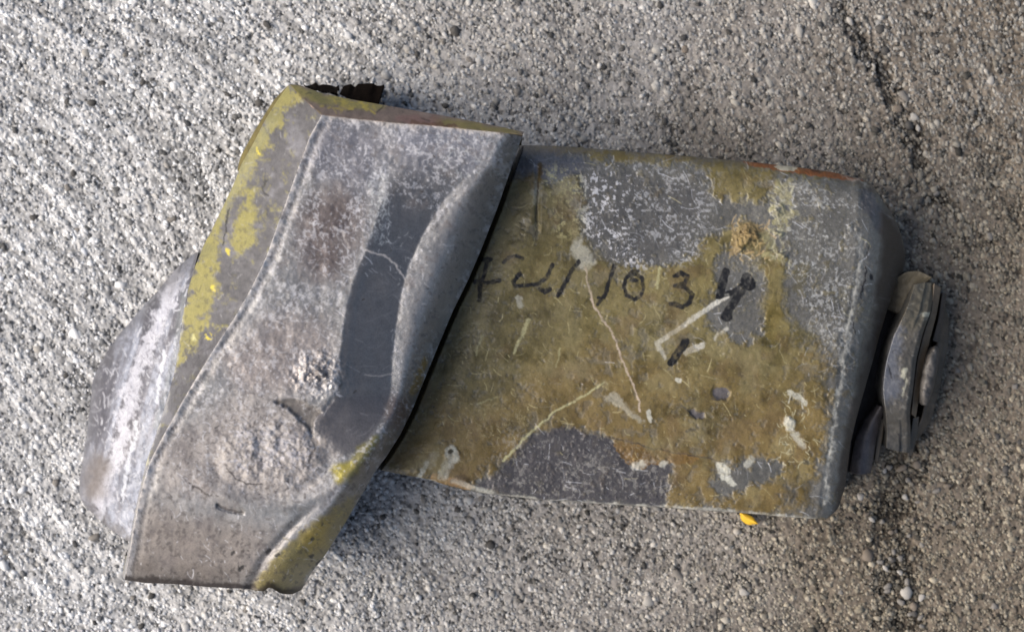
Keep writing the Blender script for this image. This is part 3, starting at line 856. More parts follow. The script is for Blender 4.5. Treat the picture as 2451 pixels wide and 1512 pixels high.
# smooth dark metal of the hollow
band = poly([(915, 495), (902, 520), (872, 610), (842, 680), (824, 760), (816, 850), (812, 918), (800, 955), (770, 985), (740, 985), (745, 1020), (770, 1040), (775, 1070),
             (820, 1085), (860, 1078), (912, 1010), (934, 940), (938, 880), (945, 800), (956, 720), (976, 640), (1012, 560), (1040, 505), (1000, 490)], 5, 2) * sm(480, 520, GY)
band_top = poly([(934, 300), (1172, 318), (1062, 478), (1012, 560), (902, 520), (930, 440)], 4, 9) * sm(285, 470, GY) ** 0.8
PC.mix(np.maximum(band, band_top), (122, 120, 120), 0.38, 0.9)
PC.mix(poly([(745, 985), (810, 950), (935, 945), (912, 1010), (860, 1080), (800, 1075), (760, 1030)], 6, 6), (112, 108, 110), 0.4, 0.6)
# yellow remains
PC.mix(poly([(905, 1040), (880, 1050), (838, 1095), (815, 1110), (800, 1140), (810, 1152), (850, 1135), (900, 1070), (920, 1040)], 10, 3), (150, 140, 70), None, 0.75)
PC.mix(poly([(800, 1120), (840, 1105), (858, 1120), (845, 1145), (810, 1152), (795, 1145)], 10, 4), (178, 165, 76), None, 0.85)
PC.mix(poly([(1015, 852), (1025, 862), (1008, 920), (985, 950), (975, 940), (998, 890)], 5, 2), (176, 150, 86), None, 0.8)
roll_y = poly([(596, 1412), (640, 1350), (690, 1300), (745, 1255), (790, 1215), (835, 1190), (862, 1180), (825, 1258), (780, 1325), (745, 1370), (722, 1412), (690, 1428), (640, 1425)], 9, 4)
PC.mix(roll_y, (146, 132, 72), 0.45, 0.85)
PC.mix(poly([(720, 1300), (770, 1250), (800, 1245), (760, 1320), (730, 1330)], 10, 8), (190, 164, 66), None, 0.7)
PC.mix(poly([(735, 1260), (790, 1215), (860, 1170), (905, 1090), (880, 1090), (820, 1170)], 12, 6), (112, 102, 76), None, 0.5)
PC.mix(poly([(960, 1040), (900, 1128), (860, 1192), (850, 1180), (900, 1090), (930, 1040), (1000, 900), (1012, 920)], 6, 8), (100, 90, 76), None, 0.55)  # brown mix paints shade along the lip's right edge
PC.mix(poly([(935, 940), (985, 960), (960, 1030), (920, 1020)], 10, 8), (104, 84, 78), None, 0.6)
lipm = poly([(1010, 600), (1075, 500), (1160, 405), (1200, 400), (1150, 560), (1040, 800), (955, 950), (958, 760)], 6, 10)
# white oxide and scuffs
m = zeros()
flecks(m, 1500, 300, 1250, 280, 1400, 4, 30, 0.9, 2.4, rp, 0.8, 2.2, 1 - np.maximum(band, lipm * .7), .2); PC.mix(m, (232, 231, 234), 0.5, 0.7)
m = zeros(); flecks(m, 260, 640, 940, 380, 660, 5, 22, 1, 2.4, rp, 0.9, 2.4, None, .3); PC.mix(m, (212, 212, 218), 0.6, 0.55)
m = zeros(); flecks(m, 170, 885, 932, 410, 580, 4, 16, 1.4, 3.2, rp, 1.6, 2, None, .3); PC.mix(m, (214, 218, 218), 0.6, 0.6)
m = zeros(); flecks(m, 150, 1040, 1200, 320, 420, 6, 20, 1, 2.2, rp, 1.0, 2, None, .3); PC.mix(m, (214, 218, 216), 0.6, 0.55)
m = zeros(); flecks(m, 200, 715, 815, 850, 945, 3, 12, 2, 4, rp, 0, 6, None, .3); PC.mix(m, (206, 206, 210), 0.6, 0.7)
m = zeros(); flecks(m, 90, 715, 815, 850, 945, 5, 14, 2, 5, rp, 0, 6, None, .3); PC.mix(m, (82, 78, 78), 0.6, 0.7)
m = zeros(); flecks(m, 420, 420, 760, 940, 1180, 4, 16, 1.5, 4, rp, 0.2, 4, None, .3); PC.mix(m, (188, 184, 184), 0.7, 0.6)
m = zeros(); flecks(m, 420, 400, 800, 940, 1190, 4, 20, 2, 4.5, rp, 0.4, 4, None, .3); PC.mix(m, (78, 70, 68), 0.7, 0.6)
m = zeros(); flecks(m, 200, 560, 740, 1030, 1120, 6, 20, 2, 5, rp, 0.1, 2, None, .3); PC.mix(m, (206, 204, 212), 0.7, 0.55)
m = zeros(); flecks(m, 520, 320, 1240, 290, 1400, 3, 10, 1.5, 4, rp, 0.6, 4, 1 - band * .8, .3); PC.mix(m, (38, 34, 34), 0.6, 0.85)
m = zeros(); flecks(m, 130, 330, 700, 1180, 1390, 4, 14, 3, 8, rp, 2.4, 1.5, None, .3); PC.mix(m, (76, 70, 70), 0.6, 0.6)
m = zeros(); flecks(m, 90, 940, 1060, 560, 1000, 6, 18, 1, 2.2, rp, 0.9, 3, None, .4); PC.mix(m, (208, 206, 204), 0.6, 0.6)
m = zeros(); flecks(m, 70, 820, 960, 560, 1060, 20, 60, 1, 1.8, rp, 0.1, 1.6, None, .3); PC.mix(m, (168, 166, 168), 0.5, 0.45)
m = zeros()
stroke(m, [(876, 600), (900, 608), (922, 612), (940, 628), (958, 648), (970, 668)], 5, 4, .9, 2); stroke(m, [(800, 545), (822, 560), (838, 592)], 6, 4, .8, 3)
stroke(m, [(780, 925), (760, 950), (728, 925)], 4, 3, .5, 2); stroke(m, [(870, 895), (910, 900), (945, 892)], 3, 3, .5, 2)
PC.mix(m, (206, 198, 192), 0.6, 0.9)
m = zeros()
rid = RIDGE_C
stroke(m, [(x + 3, y) for x, y in rid[:13]], 9, 5, 1, 5); stroke(m, [(x + 6, y) for x, y in rid[12:]], 15, 5, .9, 5)
for k in range(260):
    t = rp.random() ** 0.8
    q = resample(rid, 400)[int(t * 330)]
    stroke(m, [(q[0] + rp.uniform(0, 8), q[1] + rp.uniform(-3, 3)), (q[0] + rp.uniform(6, 22), q[1] + rp.uniform(8, 26))], rp.uniform(1.5, 4), 2, rp.uniform(.3, .9), 2)
stroke(m, TOP_C, 6, 4, .8, 4)
for k in range(120):
    t = rp.random(); q = resample(TOP_C, 400)[int(t * 399)]
    stroke(m, [(q[0], q[1]), (q[0] + rp.uniform(-4, 8), q[1] + rp.uniform(3, 14))], rp.uniform(2, 4), 2, rp.uniform(.3, .9), 2)
PC.mix(m, (206, 200, 196), 0.65, 0.8)
m = zeros()
for k in range(240):
    t = rp.random(); q = resample(rid, 400)[int(t * 399)]
    o = rp.uniform(8, 20)
    stroke(m, [(q[0] + o, q[1] + 2), (q[0] + o + rp.uniform(-2, 6), q[1] + rp.uniform(6, 16))], rp.uniform(1.5, 4), 2, rp.uniform(.3, .9), 2)
PC.mix(m, (70, 64, 62), 0.65, 0.6)
cav = poly([(655, 957), (690, 954), (722, 962), (748, 975), (768, 984), (752, 1008), (748, 1042), (735, 1020), (715, 1000), (690, 977)], 4, 2)
PC.mix(cav, (104, 98, 92), 0.6, 0.8)
m = zeros()
stroke(m, [(545, 1118), (562, 1145), (590, 1156), (625, 1158)], 4, 3, 1, 2); stroke(m, [(745, 1050), (752, 1075), (740, 1098), (735, 1115)], 5, 4, .8, 3)
stroke(m, [(452, 1152), (480, 1172), (505, 1184)], 5, 5, .9, 2); stroke(m, [(520, 1208), (548, 1220), (580, 1226)], 6, 3, .9, 3)
PC.mix(m, (46, 40, 38), 0.6, 0.9)
PC.mix(poly([(748, 1040), (775, 1050), (775, 1075), (752, 1072)], 6, 2), (196, 184, 172), None, 0.8)
m = zeros()
stroke(m, [(850, 1120), (760, 1215), (700, 1270), (640, 1335), (600, 1400)], 16, 6, .6, 12); PC.mix(m, (92, 88, 94), 0.5, 0.6)
m = zeros()
stroke(m, [(815, 1165), (745, 1245), (690, 1295)], 8, 6, .8, 6); PC.mix(m, (180, 180, 186), 0.6, 0.45)
m = zeros()
for (x, y) in ((662, 1330), (640, 1320), (745, 1330), (750, 1385), (556, 1325), (745, 1290), (575, 1362), (760, 1348)):
    stroke(m, [(x, y), (x + 5, y - 4)], 9, 3, 1, 3)
PC.mix(m, (36, 34, 34), 0.6, 0.9)
m = zeros(); flecks(m, 220, 620, 860, 1180, 1400, 4, 18, 1.5, 3, rp, 2.4, 3, roll_y, .3); PC.mix(m, (196, 178, 96), 0.6, 0.6)
rn = np.clip(1 - np.abs(cf(20, 331, 4, 0.6)) * 2.2, 0, 1) ** 6 * sm(-0.1, 0.5, cf(80, 332, 3)) * (1 - np.maximum(band, lipm)) * sm(-0.2, 0.4, cf(6, 335, 2))
PC.mix(rn * sm(1220, 1060, GY), (226, 224, 230), 0.6, 0.65)
PC.mix(sm(0.35, 0.8, cf(10, 333, 3, .6)) * (1 - band), (64, 56, 54), 0.6, 0.5)
PC.mix(sm(0.25, 0.8, cf(45, 334, 4, .6)) * (1 - band) * (1 - roll_y), (112, 104, 102), 0.55, 0.5)
PC.mix(sm(0.40, 0.66, cf(8, 341, 3, .65) + 0.45 * cf(50, 342, 3)) * (1 - np.maximum(band, lipm)) * sm(1250, 1100, GY), (212, 211, 215), 0.6, 0.42)
# dark edging that paints in the shade under the bottom lip
m = zeros(); stroke(m, BOT_C, 26, 6, 1, 10); PC.mix(m, (40, 28, 24), None, 0.85)


def interp_curve(c, V):
    c = np.asarray(c, float)
    return np.interp(V, c[:, 1], c[:, 0])


slit = zeros(); stroke(slit, [(522, 1210), (548, 1221), (578, 1226)], 10, 3, 1, 5)
lip = poly([(440, 930), (655, 957), (722, 962), (770, 984), (812, 930), (830, 700), (640, 700), (430, 960)], 3, 3)


def collar_z(S, T, U, V):
    ue = interp_curve(EDGE_C, V); ul = interp_curve(BAND_L, V); ur = interp_curve(BAND_R, V)
    rc = np.asarray(RIDGE_C, float); uc = np.interp(V, rc[:, 1], rc[:, 0])
    z = np.full(U.shape, 446.0)
    # upper half: hollow between the flat and the rolled lip
    act = sm(330, 560, V) * (1 - sm(930, 1090, V))
    z -= 6 * sm(0, 1, (U - uc) / np.maximum(1, ul - uc))
    w = np.maximum(ur - ul, 40)
    q = np.clip((U - ul) / w, 0, 1)
    act2 = act * (1 - sm(860, 960, V))
    depth = 50 * act + 4 * (1 - act)
    z -= depth * (0.25 * sm(0, 0.25, q) * q + q * 0.75 + 0.0)
    # rolled lip
    wl = np.maximum(ue - ur, 30)
    p = np.clip((U - ur) / wl, 0, 1)
    z += np.where(U > ur, 2.5 * act2 * np.sin(np.clip(p / 0.3, 0, 1) * math.pi / 2), 0)
    z -= np.clip((p - 0.22) / 0.78, 0, 1) ** 2.3 * (136 - 70 * sm(430, 320, V)) + 6 * np.clip(p - 0.1, 0, 1)
    # lower half: falls towards the open end, groove beside the painted roll
    z -= 90 * sm(1120, 1420, V) ** 1.3 + 36 * sm(1330, 1410, V) ** 2
    gx = np.interp(V, [1100, 1120, 1215, 1270, 1335, 1400], [850, 830, 745, 690, 634, 600])
    gact = sm(1180, 1290, V)
    z -= 10 * gact * np.exp(-((U - gx) / 13.0) ** 2)
    # lump, tongue, cavity, slits
    e = np.hypot((U - 650) / 118, (V - 1088) / 78)
    z += 9 * sm(1.15, 0.5, e) + np.exp(-((e - 1.2) / 0.13) ** 2) * -4 * sm(1040, 1120, V)
    z += 4 * np.exp(-((e - 1.62) / 0.15) ** 2) * sm(1080, 1180, V)
    z += sm(1.6, 0.6, e) * 4.5 * fbm(U, V, 26, 312, 4, 0.6)
    z += 5 * sample(lip, U, V) * sm(760, 940, V)
    z -= 9 * sample(cav, U, V)
    z -= 5 * sample(slit, U, V)
    z += 10 * np.exp(-(((U - 765) / 52) ** 2 + ((V - 895) / 42) ** 2)) * (0.5 + fbm(U, V, 14, 315, 3))
    # raised burr along the ridge
    z += (2 + 2.5 * fbm(U * .5, V, 12, 316, 3)) * np.exp(-((U - uc) / 9.0) ** 2)
    z -= 2.5 * np.exp(-((U - uc - 20) / 10.0) ** 2)
    # general wear
    rough = 1 - 0.75 * sample(band, U, V)
    z += 3.0 * fbm(U, V, 170, 317, 3) + rough * (1.3 * fbm(U, V, 36, 318, 3) + 0.28 * fbm(U, V, 9, 319, 3))
    z += -4 * sm(30, 0, V - np.interp(U, [770, 1251], [275, 322])) * 0.5
    return z


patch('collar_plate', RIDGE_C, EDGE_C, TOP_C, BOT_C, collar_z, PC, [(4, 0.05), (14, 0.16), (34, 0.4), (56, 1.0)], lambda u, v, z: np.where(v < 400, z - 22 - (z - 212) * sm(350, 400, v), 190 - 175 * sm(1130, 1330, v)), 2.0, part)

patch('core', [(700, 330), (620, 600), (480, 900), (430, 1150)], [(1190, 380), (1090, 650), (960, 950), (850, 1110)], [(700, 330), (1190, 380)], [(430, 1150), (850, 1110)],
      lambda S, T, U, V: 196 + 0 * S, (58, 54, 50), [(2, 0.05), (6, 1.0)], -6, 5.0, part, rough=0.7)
# ---------------------------------------------------------------- flank of the collar, with yellow paint
F_OUT = [(692, 202), (664, 240), (632, 292), (606, 344), (578, 392), (560, 440), (536, 490), (512, 540), (486, 590), (466, 640), (448, 700), (436, 760), (428, 820), (420, 880),
         (404, 940), (386, 1000), (368, 1056), (350, 1106), (330, 1190), (311, 1288), (294, 1382)]
PF = Paint((106, 105, 108), 0.46)
PF.mul(1 + 0.18 * cf(80, 401, 4) + 0.14 * cf(9, 402, 3))
YEL = (152, 145, 80)
yb = poly([(660, 200), (700, 212), (760, 226), (840, 236), (900, 246), (880, 256), (780, 246), (725, 238), (690, 262), (664, 310), (640, 352), (604, 400), (580, 448), (550, 500),
           (528, 550), (520, 600), (516, 640), (520, 680), (500, 720), (492, 770), (476, 820), (450, 835), (430, 880), (410, 900), (440, 720), (470, 610), (560, 420), (610, 320)], 8)
yb = np.maximum(yb, poly([(606, 428), (612, 452), (606, 480), (614, 520), (622, 560), (604, 590), (588, 596), (576, 612), (548, 600), (556, 560), (574, 500), (590, 460)], 7))
yb = yb * (1 - 0.75 * sm(0.3, 0.6, cf(16, 406, 4, .65)))
yb = fray(yb, 9, 180, 0.5, 0.25)
PF.mix(yb, YEL, 0.55, 0.85)
PF.mix(sm(0.3, 0.8, cf(12, 407, 3, .6)), (60, 58, 60), .6, .4)
PF.mix(sm(0.2, 0.8, cf(50, 408, 4, .6)) * (1 - yb), (140, 140, 148), .6, .4)
PF.mix(yb * np.clip(cf(40, 405, 4), 0, 1), (120, 118, 84), None, 0.6)
m = zeros()
stroke(m, [(640, 300), (600, 380), (560, 450), (530, 520)], 26, 9, 0.5, 16); PF.mix(m, (146, 146, 124), 0.6, 0.6)
m = zeros()
for x, y in ((510, 684), (540, 605), (622, 355), (500, 800)):
    stroke(m, [(x, y), (x + 3, y + 9)], 8, 9, 1, 3)
PF.mix(m, (214, 198, 80), 0.5, 0.95)
m = zeros(); stroke(m, [(462, 800), (468, 812)], 10, 5, 1, 4); stroke(m, [(375, 1010), (362, 1060), (350, 1110)], 9, 5, .9, 4); PF.mix(m, (200, 196, 140), 0.6, 0.9)
m = zeros(); flecks(m, 420, 340, 780, 200, 1120, 5, 22, 1.2, 3, rp, 1.8, 2.4, None, .2); PF.mix(m, (180, 180, 184), 0.6, 0.4)
m = zeros(); flecks(m, 380, 340, 780, 200, 1120, 4, 16, 1.5, 3.5, rp, 1.8, 2.4, None, .2); PF.mix(m, (54, 52, 58), 0.6, 0.5)
m = zeros(); stroke(m, [(548, 500), (540, 540), (534, 590)], 4, 4, 1, 2); stroke(m, [(638, 430), (626, 452), (640, 470)], 4, 4, .8, 2); PF.mix(m, (30, 30, 34), 0.6, 0.9)
m = zeros(); flecks(m, 200, 400, 520, 780, 1000, 8, 24, 2, 5, rp, 1.9, 1.2, None, .3); PF.mix(m, (62, 60, 64), 0.6, 0.6)
m = zeros(); stroke(m, [(440, 700), (425, 830), (400, 950), (350, 1110), (320, 1250), (296, 1385)], 10, 6, .7, 5); PF.mix(m, (184, 184, 186), .6, .7)


def flank_z(S, T, U, V):
    z = 440 - (1 - S) ** 1.15 * (205 - 60 * sm(1000, 1380, V)) - 150 * (1 - S) * sm(1250, 1390, V) * .4
    z -= 90 * sm(1120, 1420, V) ** 1.3 + 36 * sm(1330, 1410, V) ** 2
    z -= 30 * sm(300, 200, V) * (1 - S)
    z += 3 * fbm(U, V, 90, 411, 3) + 1.4 * fbm(U, V, 22, 412, 3) + 2.5 * sample(yb, U, V)
    return z


patch('flank_plate', F_OUT, RIDGE_C, [(692, 202), (730, 240), (770, 275)], [(294, 1382), (296, 1385), (298, 1387)], flank_z, PF,
      [(2, 0.05), (8, 0.2), (40, 1.0)], 60, 2.0, part)

# ---------------------------------------------------------------- cut end of the collar sheet
PE = Paint((136, 118, 108), 0.6)
PE.mul(1 + 0.25 * cf(30, 421, 4) + 0.15 * cf(7, 422, 3))
PE.mix(poly([(690, 200), (780, 225), (900, 245), (930, 255), (880, 262), (780, 252), (720, 240)], 8, 3), (158, 148, 76), .6, .85)
PE.mix(poly([(1030, 282), (1110, 288), (1180, 302), (1250, 316), (1240, 324), (1140, 312), (1050, 302)], 6, 3), (148, 136, 66), .6, .85)
PE.mix(poly([(960, 272), (1050, 280), (1060, 296), (990, 294), (940, 286)], 6, 3), (142, 104, 100), .6, .7)
m = zeros(); stroke(m, [(990, 290), (1050, 298), (1090, 302)], 8, 5, 1, 3); PE.mix(m, (104, 66, 44), .6, .8)
m = zeros(); stroke(m, [(902, 268), (916, 254)], 4, 2, 1, 2); stroke(m, [(1010, 282), (1030, 288)], 4, 3, .7, 2); PE.mix(m, (34, 28, 24), .6, .9)
m = zeros(); flecks(m, 120, 700, 1250, 200, 320, 5, 16, 2, 4, rp, 0.2, 2, None, .3); PE.mix(m, (60, 52, 44), .6, .6)
m = zeros(); flecks(m, 60, 760, 900, 225, 265, 5, 18, 3, 6, rp, 0.2, 2, None, .3); PE.mix(m, (206, 186, 70), .6, .7)


def end_z(S, T, U, V):
    z = 446 - (1 - T) ** 1.1 * (120 - 60 * S) + 2.0 * fbm(U, V, 30, 425, 3) - 6 * S
    return z


patch('sheet_edge', [(692, 202), (730, 240), (770, 275)], [(1253, 316), (1252, 319), (1251, 322)],
      [(692, 202), (720, 204), (770, 224), (850, 240), (920, 252), (1000, 266), (1100, 284), (1200, 304), (1253, 316)], TOP_C, end_z, PE,
      [(2, 0.06), (5, 0.5), (9, 1.0)], 150, 2.0, part)

# near-black pieces standing in for the shadow under the lifted collar corner
for nm, pts in (('shadow_piece', [(822, 206), (920, 202), (906, 250), (850, 244), (812, 226)]), ('shadow_piece', [(724, 200), (812, 203), (806, 224), (760, 218), (728, 206)])):
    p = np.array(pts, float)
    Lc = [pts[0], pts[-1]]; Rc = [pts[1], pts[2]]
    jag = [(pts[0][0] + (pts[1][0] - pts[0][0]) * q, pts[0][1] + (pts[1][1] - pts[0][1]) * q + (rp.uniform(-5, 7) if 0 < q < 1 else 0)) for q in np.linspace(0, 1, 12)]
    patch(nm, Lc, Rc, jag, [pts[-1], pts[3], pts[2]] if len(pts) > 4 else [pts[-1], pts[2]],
          lambda S, T, U, V: 70 + 60 * T + 3 * fbm(U, V, 20, 431, 3) + 0 * S, (20, 16, 13), [(3, 0.1), (10, 1.0)], 20, 2.4, part, M_SHADOW)

# thin olive sheet seen behind the flank
patch('backing_sheet', [(690, 204), (655, 240), (610, 312), (575, 376), (568, 408)], [(700, 210), (670, 252), (622, 330), (590, 384), (572, 410)],
      [(690, 204), (700, 210)], [(568, 408), (572, 410)], lambda S, T, U, V: 150 + 30 * S + 2 * fbm(U, V, 20, 433, 2), (108, 98, 52),
      [(2, 0.1), (4, 1.0)], 30, 2.4, part, rough=0.6)

# ---------------------------------------------------------------- the nose (pale oxidised casting)
PN = Paint((128, 129, 140), 0.42)
PN.mul(1 + 0.2 * cf(60, 501, 4) + 0.15 * cf(8, 502, 3))
PN.mul(np.full(GX.shape, 0.70, np.float32))
streak = fbm(GX * 0.97 + GY * 0.26, (GY * 0.97 - GX * 0.26) * 0.12, 26, 503, 4)
PN.mix(np.clip(streak * 2.2 - .1, 0, 1), (172, 178, 194), .6, .7)
PN.mix(np.clip(-streak * 2.6 - .1, 0, 1), (84, 84, 94), .45, .9)
PN.mix(sm(0.1, 0.7, cf(12, 505, 3, .6)), (98, 98, 108), .5, .5)
m = zeros()
stroke(m, [(420, 660), (385, 760), (345, 850), (310, 950), (290, 1040), (262, 1140), (240, 1220)], 34, 14, .9, 10); PN.mix(m, (204, 205, 216), .6, .75)
m = zeros()
stroke(m, [(395, 840), (385, 900), (376, 960)], 8, 5, .9, 3); stroke(m, [(330, 1010), (310, 1100), (290, 1200)], 8, 7, .8, 4); PN.mix(m, (222, 226, 236), .6, .85)
m = zeros(); stroke(m, [(440, 700), (425, 820), (400, 930), (372, 1020)], 15, 4, .7, 6); PN.mix(m, (104, 110, 112), .5, .8)
m = zeros(); flecks(m, 1100, 190, 470, 600, 1290, 5, 26, 2, 5, rp, 1.8, 1.8, None, .25); PN.mix(m, (206, 208, 216), .6, .6)
m = zeros(); flecks(m, 700, 190, 470, 600, 1290, 4, 18, 2, 4.5, rp, 1.8, 2.2, None, .25); PN.mix(m, (86, 84, 92), .6, .55)
PN.mix(poly([(195, 1150), (215, 1080), (270, 1110), (250, 1190), (215, 1210)], 14, 10), (104, 96, 92), .6, .85)
m = zeros(); stroke(m, [(470, 604), (382, 690), (310, 772), (256, 842), (225, 905), (212, 1000), (198, 1100), (190, 1190)], 46, 16, 0.9, 26); PN.mix(m, (92, 92, 98), 0.5, 0.7)
m = zeros(); stroke(m, [(205, 1212), (235, 1240), (290, 1284)], 30, 12, 0.9, 16); PN.mix(m, (84, 80, 80), 0.6, 0.7)
N_OUT = [(470, 604), (445, 622), (420, 644), (382, 690), (345, 732), (310, 772), (280, 806), (256, 842), (238, 872), (225, 905), (217, 950), (212, 1000), (206, 1050), (198, 1100),
         (190, 1150), (190, 1190), (208, 1216)]
N_IN = [(474, 606), (466, 640), (450, 700), (438, 760), (430, 820), (422, 880), (406, 940), (388, 1000), (370, 1056), (352, 1106), (332, 1190), (320, 1245), (311, 1296)]


def nose_z(S, T, U, V):
    top = 240 - 110 * sm(1000, 1290, V)
    a = np.sqrt(np.clip(1 - (1 - S) ** 2, 0, 1))
    z = 10 + (top - 10) * (0.72 * a + 0.28 * S) - 40 * sm(1180, 1290, V) * (1 - S)
    z *= 1 - 0.2 * sm(720, 600, V)
    z += 4 * fbm(U, V, 70, 511, 3) + 2.4 * fbm(U * 1.5, V * .5, 24, 512, 4, .6) + 5 * np.exp(-((S - .45) / .1) ** 2)
    return z


patch('nose', N_OUT, N_IN, [(470, 604), (474, 606)], [(208, 1216), (235, 1240), (262, 1264), (290, 1284), (311, 1296)], nose_z, PN,
      [(2, 0.1), (6, 0.4), (10, 1.0)], -6, 2.0, part)

# ---------------------------------------------------------------- tail: bent plates and a bolt behind the block
TB = (98, 94, 90)
PT = Paint((94, 90, 83), 0.5)
PT.mul(1 + 0.2 * cf(50, 601, 4) + 0.12 * cf(6, 602, 3))
m = zeros(); stroke(m, [(2135, 800), (2125, 870), (2130, 930)], 50, 14, .8, 25); PT.mix(m, (124, 128, 138), .5, .8)
m = zeros(); stroke(m, [(2230, 660), (2190, 760)], 70, 14, .9, 20); PT.mix(m, (98, 92, 76), .6, .8)
m = zeros(); stroke(m, [(2213, 752), (2226, 752)], 11, 2, 1, 2); stroke(m, [(2166, 885), (2162, 900)], 12, 4, 1, 3); stroke(m, [(2172, 905), (2160, 945)], 4, 3, .8, 2); PT.mix(m, (196, 192, 170), .6, .95)
m = zeros(); flecks(m, 260, 2020, 2280, 640, 1140, 5, 20, 1.4, 3, rp, 1.6, 3, None, .3); PT.mix(m, (176, 172, 160), .6, .45)
m = zeros(); flecks(m, 200, 2020, 2280, 640, 1140, 5, 24, 1.5, 3.5, rp, 1.8, 3, None, .3); PT.mix(m, (48, 46, 46), .6, .6)
m = zeros(); stroke(m, [(2150, 1040), (2154, 1085)], 4, 3, 1, 2); stroke(m, [(2125, 870), (2136, 910)], 3, 4, 1, 2); PT.mix(m, (34, 32, 34), .6, .9)

SL = [(2190, 680), (2165, 752), (2139, 804), (2120, 872), (2113, 928), (2119, 983), (2123, 1025), (2122, 1072)]
SR = [(2236, 676), (2229, 742), (2209, 797), (2194, 858), (2186, 930), (2178, 985), (2180, 1040), (2178, 1084)]
patch('bent_plate', SL, SR, [(2190, 680), (2212, 676), (2236, 676)], [(2122, 1072), (2150, 1080), (2178, 1084)],
      lambda S, T, U, V: 170 - 70 * sm(0.72, 1, T) - 30 * sm(.25, 0, T) - 8 * S + 8 * np.sin(T * 7) - 10 * sm(.85, 1, S) - 7 * sm(.56, .6, S) * np.maximum(sm(.32, .2, T), sm(.78, .88, T)) + 3.5 * fbm(U, V, 30, 611, 4, .6), PT,
      [(2, 0.06), (6, 0.3), (8, 1.0)], 0, 2.0, part)
patch('bent_plate', [(2236, 678), (2230, 742), (2212, 797), (2197, 858), (2188, 930), (2182, 990)], [(2253, 688), (2242, 752), (2226, 812), (2212, 872), (2202, 940), (2192, 1000)],
      [(2236, 678), (2253, 688)], [(2182, 990), (2192, 1000)], lambda S, T, U, V: 128 - 20 * S + 1.6 * fbm(U, V, 24, 612, 3), (112, 98, 80),
      [(2, 0.1), (5, 1.0)], 0, 2.2, part, rough=.6)
patch('outer_plate', [(2246, 720), (2248, 780), (2238, 850), (2226, 920), (2205, 1000), (2186, 1045)], [(2260, 722), (2272, 765), (2270, 825), (2257, 885), (2247, 940), (2229, 1006), (2199, 1050)],
      [(2246, 720), (2260, 722)], [(2186, 1045), (2199, 1050)], lambda S, T, U, V: 62 - 18 * S - 10 * sm(.45, .5, S) + 5 * fbm(U, V, 24, 613, 4, .6), (88, 78, 66),
      [(2, 0.1), (5, 1.0)], -4, 2.2, part, rough=.6)
patch('thin_plate', [(2256, 700), (2247, 760), (2232, 815)], [(2266, 704), (2258, 762), (2246, 820)], [(2256, 700), (2266, 704)], [(2232, 815), (2246, 820)],
      lambda S, T, U, V: 92 - 20 * T - 10 * S + 2 * fbm(U, V, 14, 621, 3), (70, 62, 54), [(2, 0.1), (4, 1.0)], 0, 2.2, part, rough=.6)
patch('thin_plate', [(2186, 1000), (2178, 1050), (2172, 1092)], [(2200, 996), (2196, 1040), (2184, 1090)], [(2186, 1000), (2200, 996)], [(2172, 1092), (2184, 1090)],
      lambda S, T, U, V: 84 - 30 * T - 10 * S + 2 * fbm(U, V, 14, 622, 3), (92, 84, 74), [(2, 0.1), (4, 1.0)], 0, 2.2, part, rough=.6)
patch('thin_plate', [(2018, 1070), (2010, 1110), (2000, 1180)], [(2040, 1060), (2034, 1110), (2020, 1176)], [(2018, 1070), (2040, 1060)], [(2000, 1180), (2020, 1176)],
      lambda S, T, U, V: 70 - 30 * T - 8 * S + 2 * fbm(U, V, 14, 623, 3), (74, 68, 62), [(2, 0.1), (4, 1.0)], 0, 2.2, part, rough=.6)
patch('bolt_end', [(2232, 830), (2218, 852), (2207, 887), (2201, 927), (2201, 962)], [(2246, 832), (2249, 850), (2243, 888), (2234, 930), (2220, 970)],
      [(2232, 830), (2239, 826), (2246, 832)], [(2201, 962), (2210, 970), (2220, 970)],
      lambda S, T, U, V: 118 + 34 * np.sqrt(np.clip(1 - (2 * S - 1) ** 2, 0, 1)) * np.sqrt(np.clip(1 - np.abs(2 * T - 1) ** 3, 0, 1)) + 5 * fbm(U, V, 16, 614, 3),
      (92, 88, 84), [(2, 0.2), (6, 1.0)], 40, 1.8, part, rough=.55)
patch('inner_plate', [(2100, 968), (2072, 1004), (2050, 1040), (2040, 1085), (2036, 1132)], [(2118, 976), (2106, 1010), (2098, 1050), (2092, 1090), (2084, 1132)],
      [(2100, 968), (2118, 976)], [(2036, 1132), (2060, 1136), (2084, 1132)], lambda S, T, U, V: 92 + 18 * np.sin(S * 3.14) - 30 * T + 1.6 * fbm(U, V, 20, 615, 3), (90, 84, 84),
      [(2, 0.1), (5, 1.0)], -4, 2.0, part, rough=.5)
patch('inner_plate', [(2104, 1000), (2098, 1050), (2094, 1100)], [(2118, 1000), (2114, 1040), (2102, 1104)], [(2104, 1000), (2118, 1000)], [(2094, 1100), (2102, 1104)],
      lambda S, T, U, V: 70 - 14 * T + 0 * S, (84, 76, 64), [(2, 0.1), (4, 1.0)], -4, 2.2, part, rough=.6)
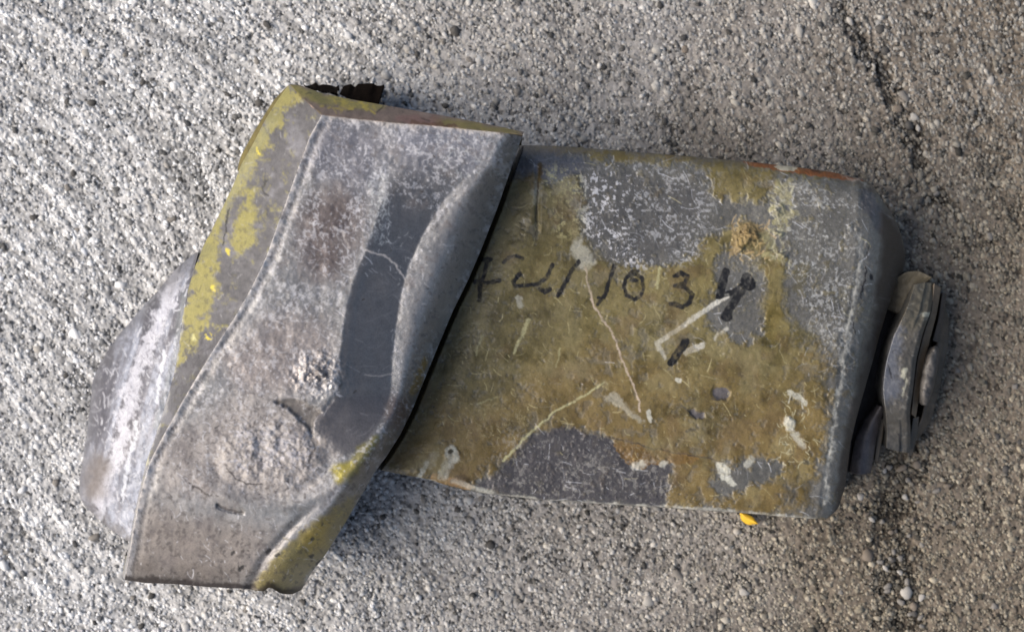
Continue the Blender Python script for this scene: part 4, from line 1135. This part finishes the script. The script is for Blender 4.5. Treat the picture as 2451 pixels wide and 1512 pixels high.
patch('bracket', [(2142, 668), (2135, 700), (2124, 740)], [(2232, 664), (2200, 690), (2160, 750)], [(2142, 668), (2170, 650), (2200, 648), (2232, 664)], [(2124, 740), (2140, 748), (2160, 750)],
      lambda S, T, U, V: 105 - 40 * T + 10 * S + 2 * fbm(U, V, 24, 616, 3), (92, 84, 66), [(2, 0.1), (6, 1.0)], -2, 2.2, part, rough=.6)
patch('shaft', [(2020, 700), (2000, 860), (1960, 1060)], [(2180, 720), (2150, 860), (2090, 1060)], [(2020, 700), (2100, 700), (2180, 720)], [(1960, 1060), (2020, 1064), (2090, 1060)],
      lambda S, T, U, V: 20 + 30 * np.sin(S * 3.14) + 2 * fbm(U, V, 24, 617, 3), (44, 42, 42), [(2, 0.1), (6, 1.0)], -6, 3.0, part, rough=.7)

# =================================================================== yellow leaf scrap under the lower edge
M_LEAF = material('yellow_leaf', rough=0.55, const=(214, 170, 44), bump_scale=2500, bump=0.2, var=0.15)
ns, nt = 22, 12
lv = []; lf = []
pts_top = resample([(1770, 1224), (1785, 1228), (1802, 1236), (1815, 1253)], ns); pts_bot = resample([(1770, 1224), (1774, 1245), (1790, 1256), (1815, 1253)], ns)
for layer in (0, 1):
    for i in range(ns):
        for j in range(nt):
            q = j / (nt - 1)
            p = pts_top[i] * (1 - q) + pts_bot[i] * q
            z = 22 + 10 * math.sin(q * 3.14) - 14 * q - (3 if layer else 0) + 3 * (i / ns)
            lv.append(tuple(at(np.array(p[0]), np.array(p[1]), np.array(z))))
for i in range(ns - 1):
    for j in range(nt - 1):
        a = i * nt + j
        lf.append((a, a + 1, a + nt + 1, a + nt)); b = a + ns * nt
        lf.append((b, b + nt, b + nt + 1, b + 1))
for i in range(ns - 1):
    for j in (0, nt - 1):
        a = i * nt + j
        lf.append((a, a + nt, a + nt + ns * nt, a + ns * nt))
me = bpy.data.meshes.new('yellow_leaf')
me.from_pydata(lv, [], lf)
for p in me.polygons:
    p.use_smooth = True
me.materials.append(M_LEAF)
leaf = link('leaf_scrap', me)
leaf['label'] = 'small bright yellow leaf scrap poking out from under the lower edge of the metal part'
leaf['category'] = 'leaf'
